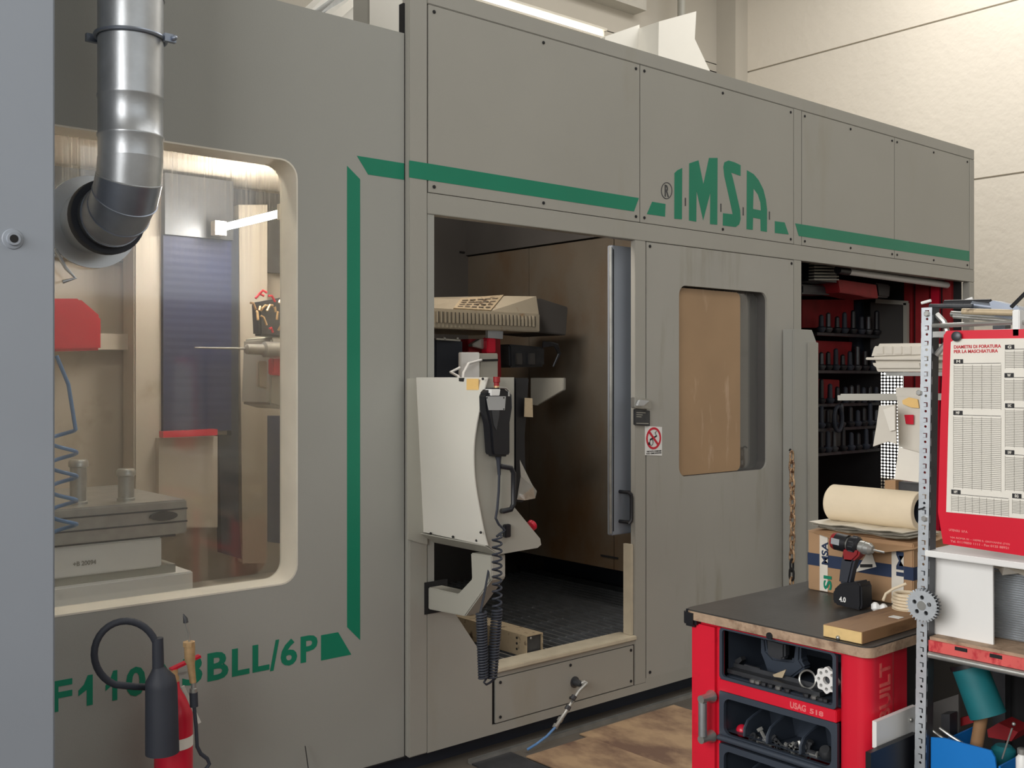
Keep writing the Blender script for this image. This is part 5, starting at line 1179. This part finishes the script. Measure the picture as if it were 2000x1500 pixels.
# mallet, bin and pieces in the lower bay
MT = thing('mallet', 'teal headed mallet with a wooden handle upside down in the lower bay', 'mallet', tuple(pX(1905, 1470, SX+.1)))
h0, h1_ = pX(1893, 1302, SX+.1), pX(1930, 1398, SX+.1); axm = (h1_-h0).normalized()
obj('head', MB().tube([h0, h1_], [.044, .046], 28), m_teal, MT)
obj('head_cap', MB().tube([h0-axm*.012, h0-axm*.010, h0+axm*.001], [.040, .047, .047], 28), m_black, MT)
obj('head_edge', MB().tube([h0, h1_], [.0445, .0465], 28), m_teal, MT) if False else None
obj('handle', MB().tube([pX(1918, 1393, SX+.1), pX(1904, 1475, SX+.1), pX(1900, 1520, SX+.1)], .016, 14), m_wood, MT)
BN = thing('blue_bin', 'blue open plastic bin at the bottom of the shelf unit', 'bin', (SX+.12, 1.25, .45))
bq2 = [pX(*p, SX+.02) for p in ((1818, 1440), (1845, 1442), (1935, 1466), (1943, 1480), (1952, 1560), (1818, 1560))]
obj('bin_front', MB().prism([(p.y, p.z) for p in bq2], fYZ, SX+.02, SX+.026), m_binblue, BN)
obj('bin_side', MB().box(SX+.026, SX+.25, bq2[0].y-.008, bq2[0].y-.003, .451, bq2[0].z-.02), m_binblue, BN)
obj('bin_side', MB().box(SX+.026, SX+.25, bq2[4].y, bq2[4].y+.005, .451, bq2[3].z-.02), m_binblue, BN)
obj('card_divider', MB().prism([(p.y, p.z) for p in [pX(a, b, SX+.2) for a, b in ((1815, 1375), (1872, 1356), (1873, 1480), (1815, 1480))]], fYZ, SX+.2, SX+.21), m_darkgrey, None, 'grey metal sheet standing left in the lower bay', 'sheet')
obj('bin_handle_block', MB().prism([(p.y, p.z) for p in [pX(a, b, SX+.17) for a, b in ((1845, 1392), (1862, 1392), (1862, 1450), (1846, 1450))]], fYZ, SX+.15, SX+.19), m_dsteel, None, 'upright grey square bar before the metal sheet', 'bar')
for k, (a, b, c, d) in enumerate(((1818, 1424, 1850, 1447), (1835, 1422, 1880, 1452))):
    obj('steel_strip', MB().tube([pX(a, b, SX+.08), pX((a+c)/2, (b+d)/2+1, SX+.08), pX(c, d, SX+.08)], .004, 8), m_steel, None, ['thin steel rod poking from the blue bin, nearest the upright', 'thin steel rod poking from the blue bin, left of the mallet'][k], 'rod')
obj('red_box', MB().prism([(p.y, p.z) for p in [pX(a, b, SX+.22) for a, b in ((1928, 1425), (1950, 1412), (1988, 1430), (1975, 1448), (1930, 1440))]], fYZ, SX+.22, SX+.30), m_redd, None, 'dark red box behind the mallet handle', 'box')
obj('red_tool', MB().bar(pX(1876, 1410, SX+.25), pX(1903, 1402, SX+.25), .03, .02), m_redd, None, 'flat red handled tool left of the mallet', 'tool')
obj('teal_jar', MB().lathe([(.028, 0), (.03, .01), (.03, .05), (.02, .06)], pX(1960, 1478, SX+.16)-Vector((0, 0, .03)), (0, 0, 1), 16), m_teal, None, 'dark teal jar right of the mallet', 'jar')
pb_ = thing('ball_pin', 'chrome pin with a ball top leaning in the lower bay', 'pin', tuple(pX(1957, 1482, SX+.06)))
obj('shaft', MB().tube([pX(1957, 1482, SX+.06), pX(1977, 1422, SX+.06)], .0022, 8), m_steel, pb_); obj('ball', MB().sphere(pX(1980, 1414, SX+.06), .0048, 12), m_steel, pb_)
wb = thing('spray_bottle', 'white small bottle with a steel cap at the lower right edge', 'bottle', tuple(pX(1996, 1560, SX+.02)))
q = pX(1996, 1500, SX+.02)
obj('bottle_body', MB().lathe([(.012, 0), (.014, .01), (.014, .06), (.009, .066), (.009, .07)], q-Vector((0, 0, .035)), (0, 0, 1), 16), m_whitep, wb)
obj('cap', MB().lathe([(.011, 0), (.011, .012), (.008, .014)], q+Vector((0, 0, .035)), (0, 0, 1), 14), m_steel, wb)
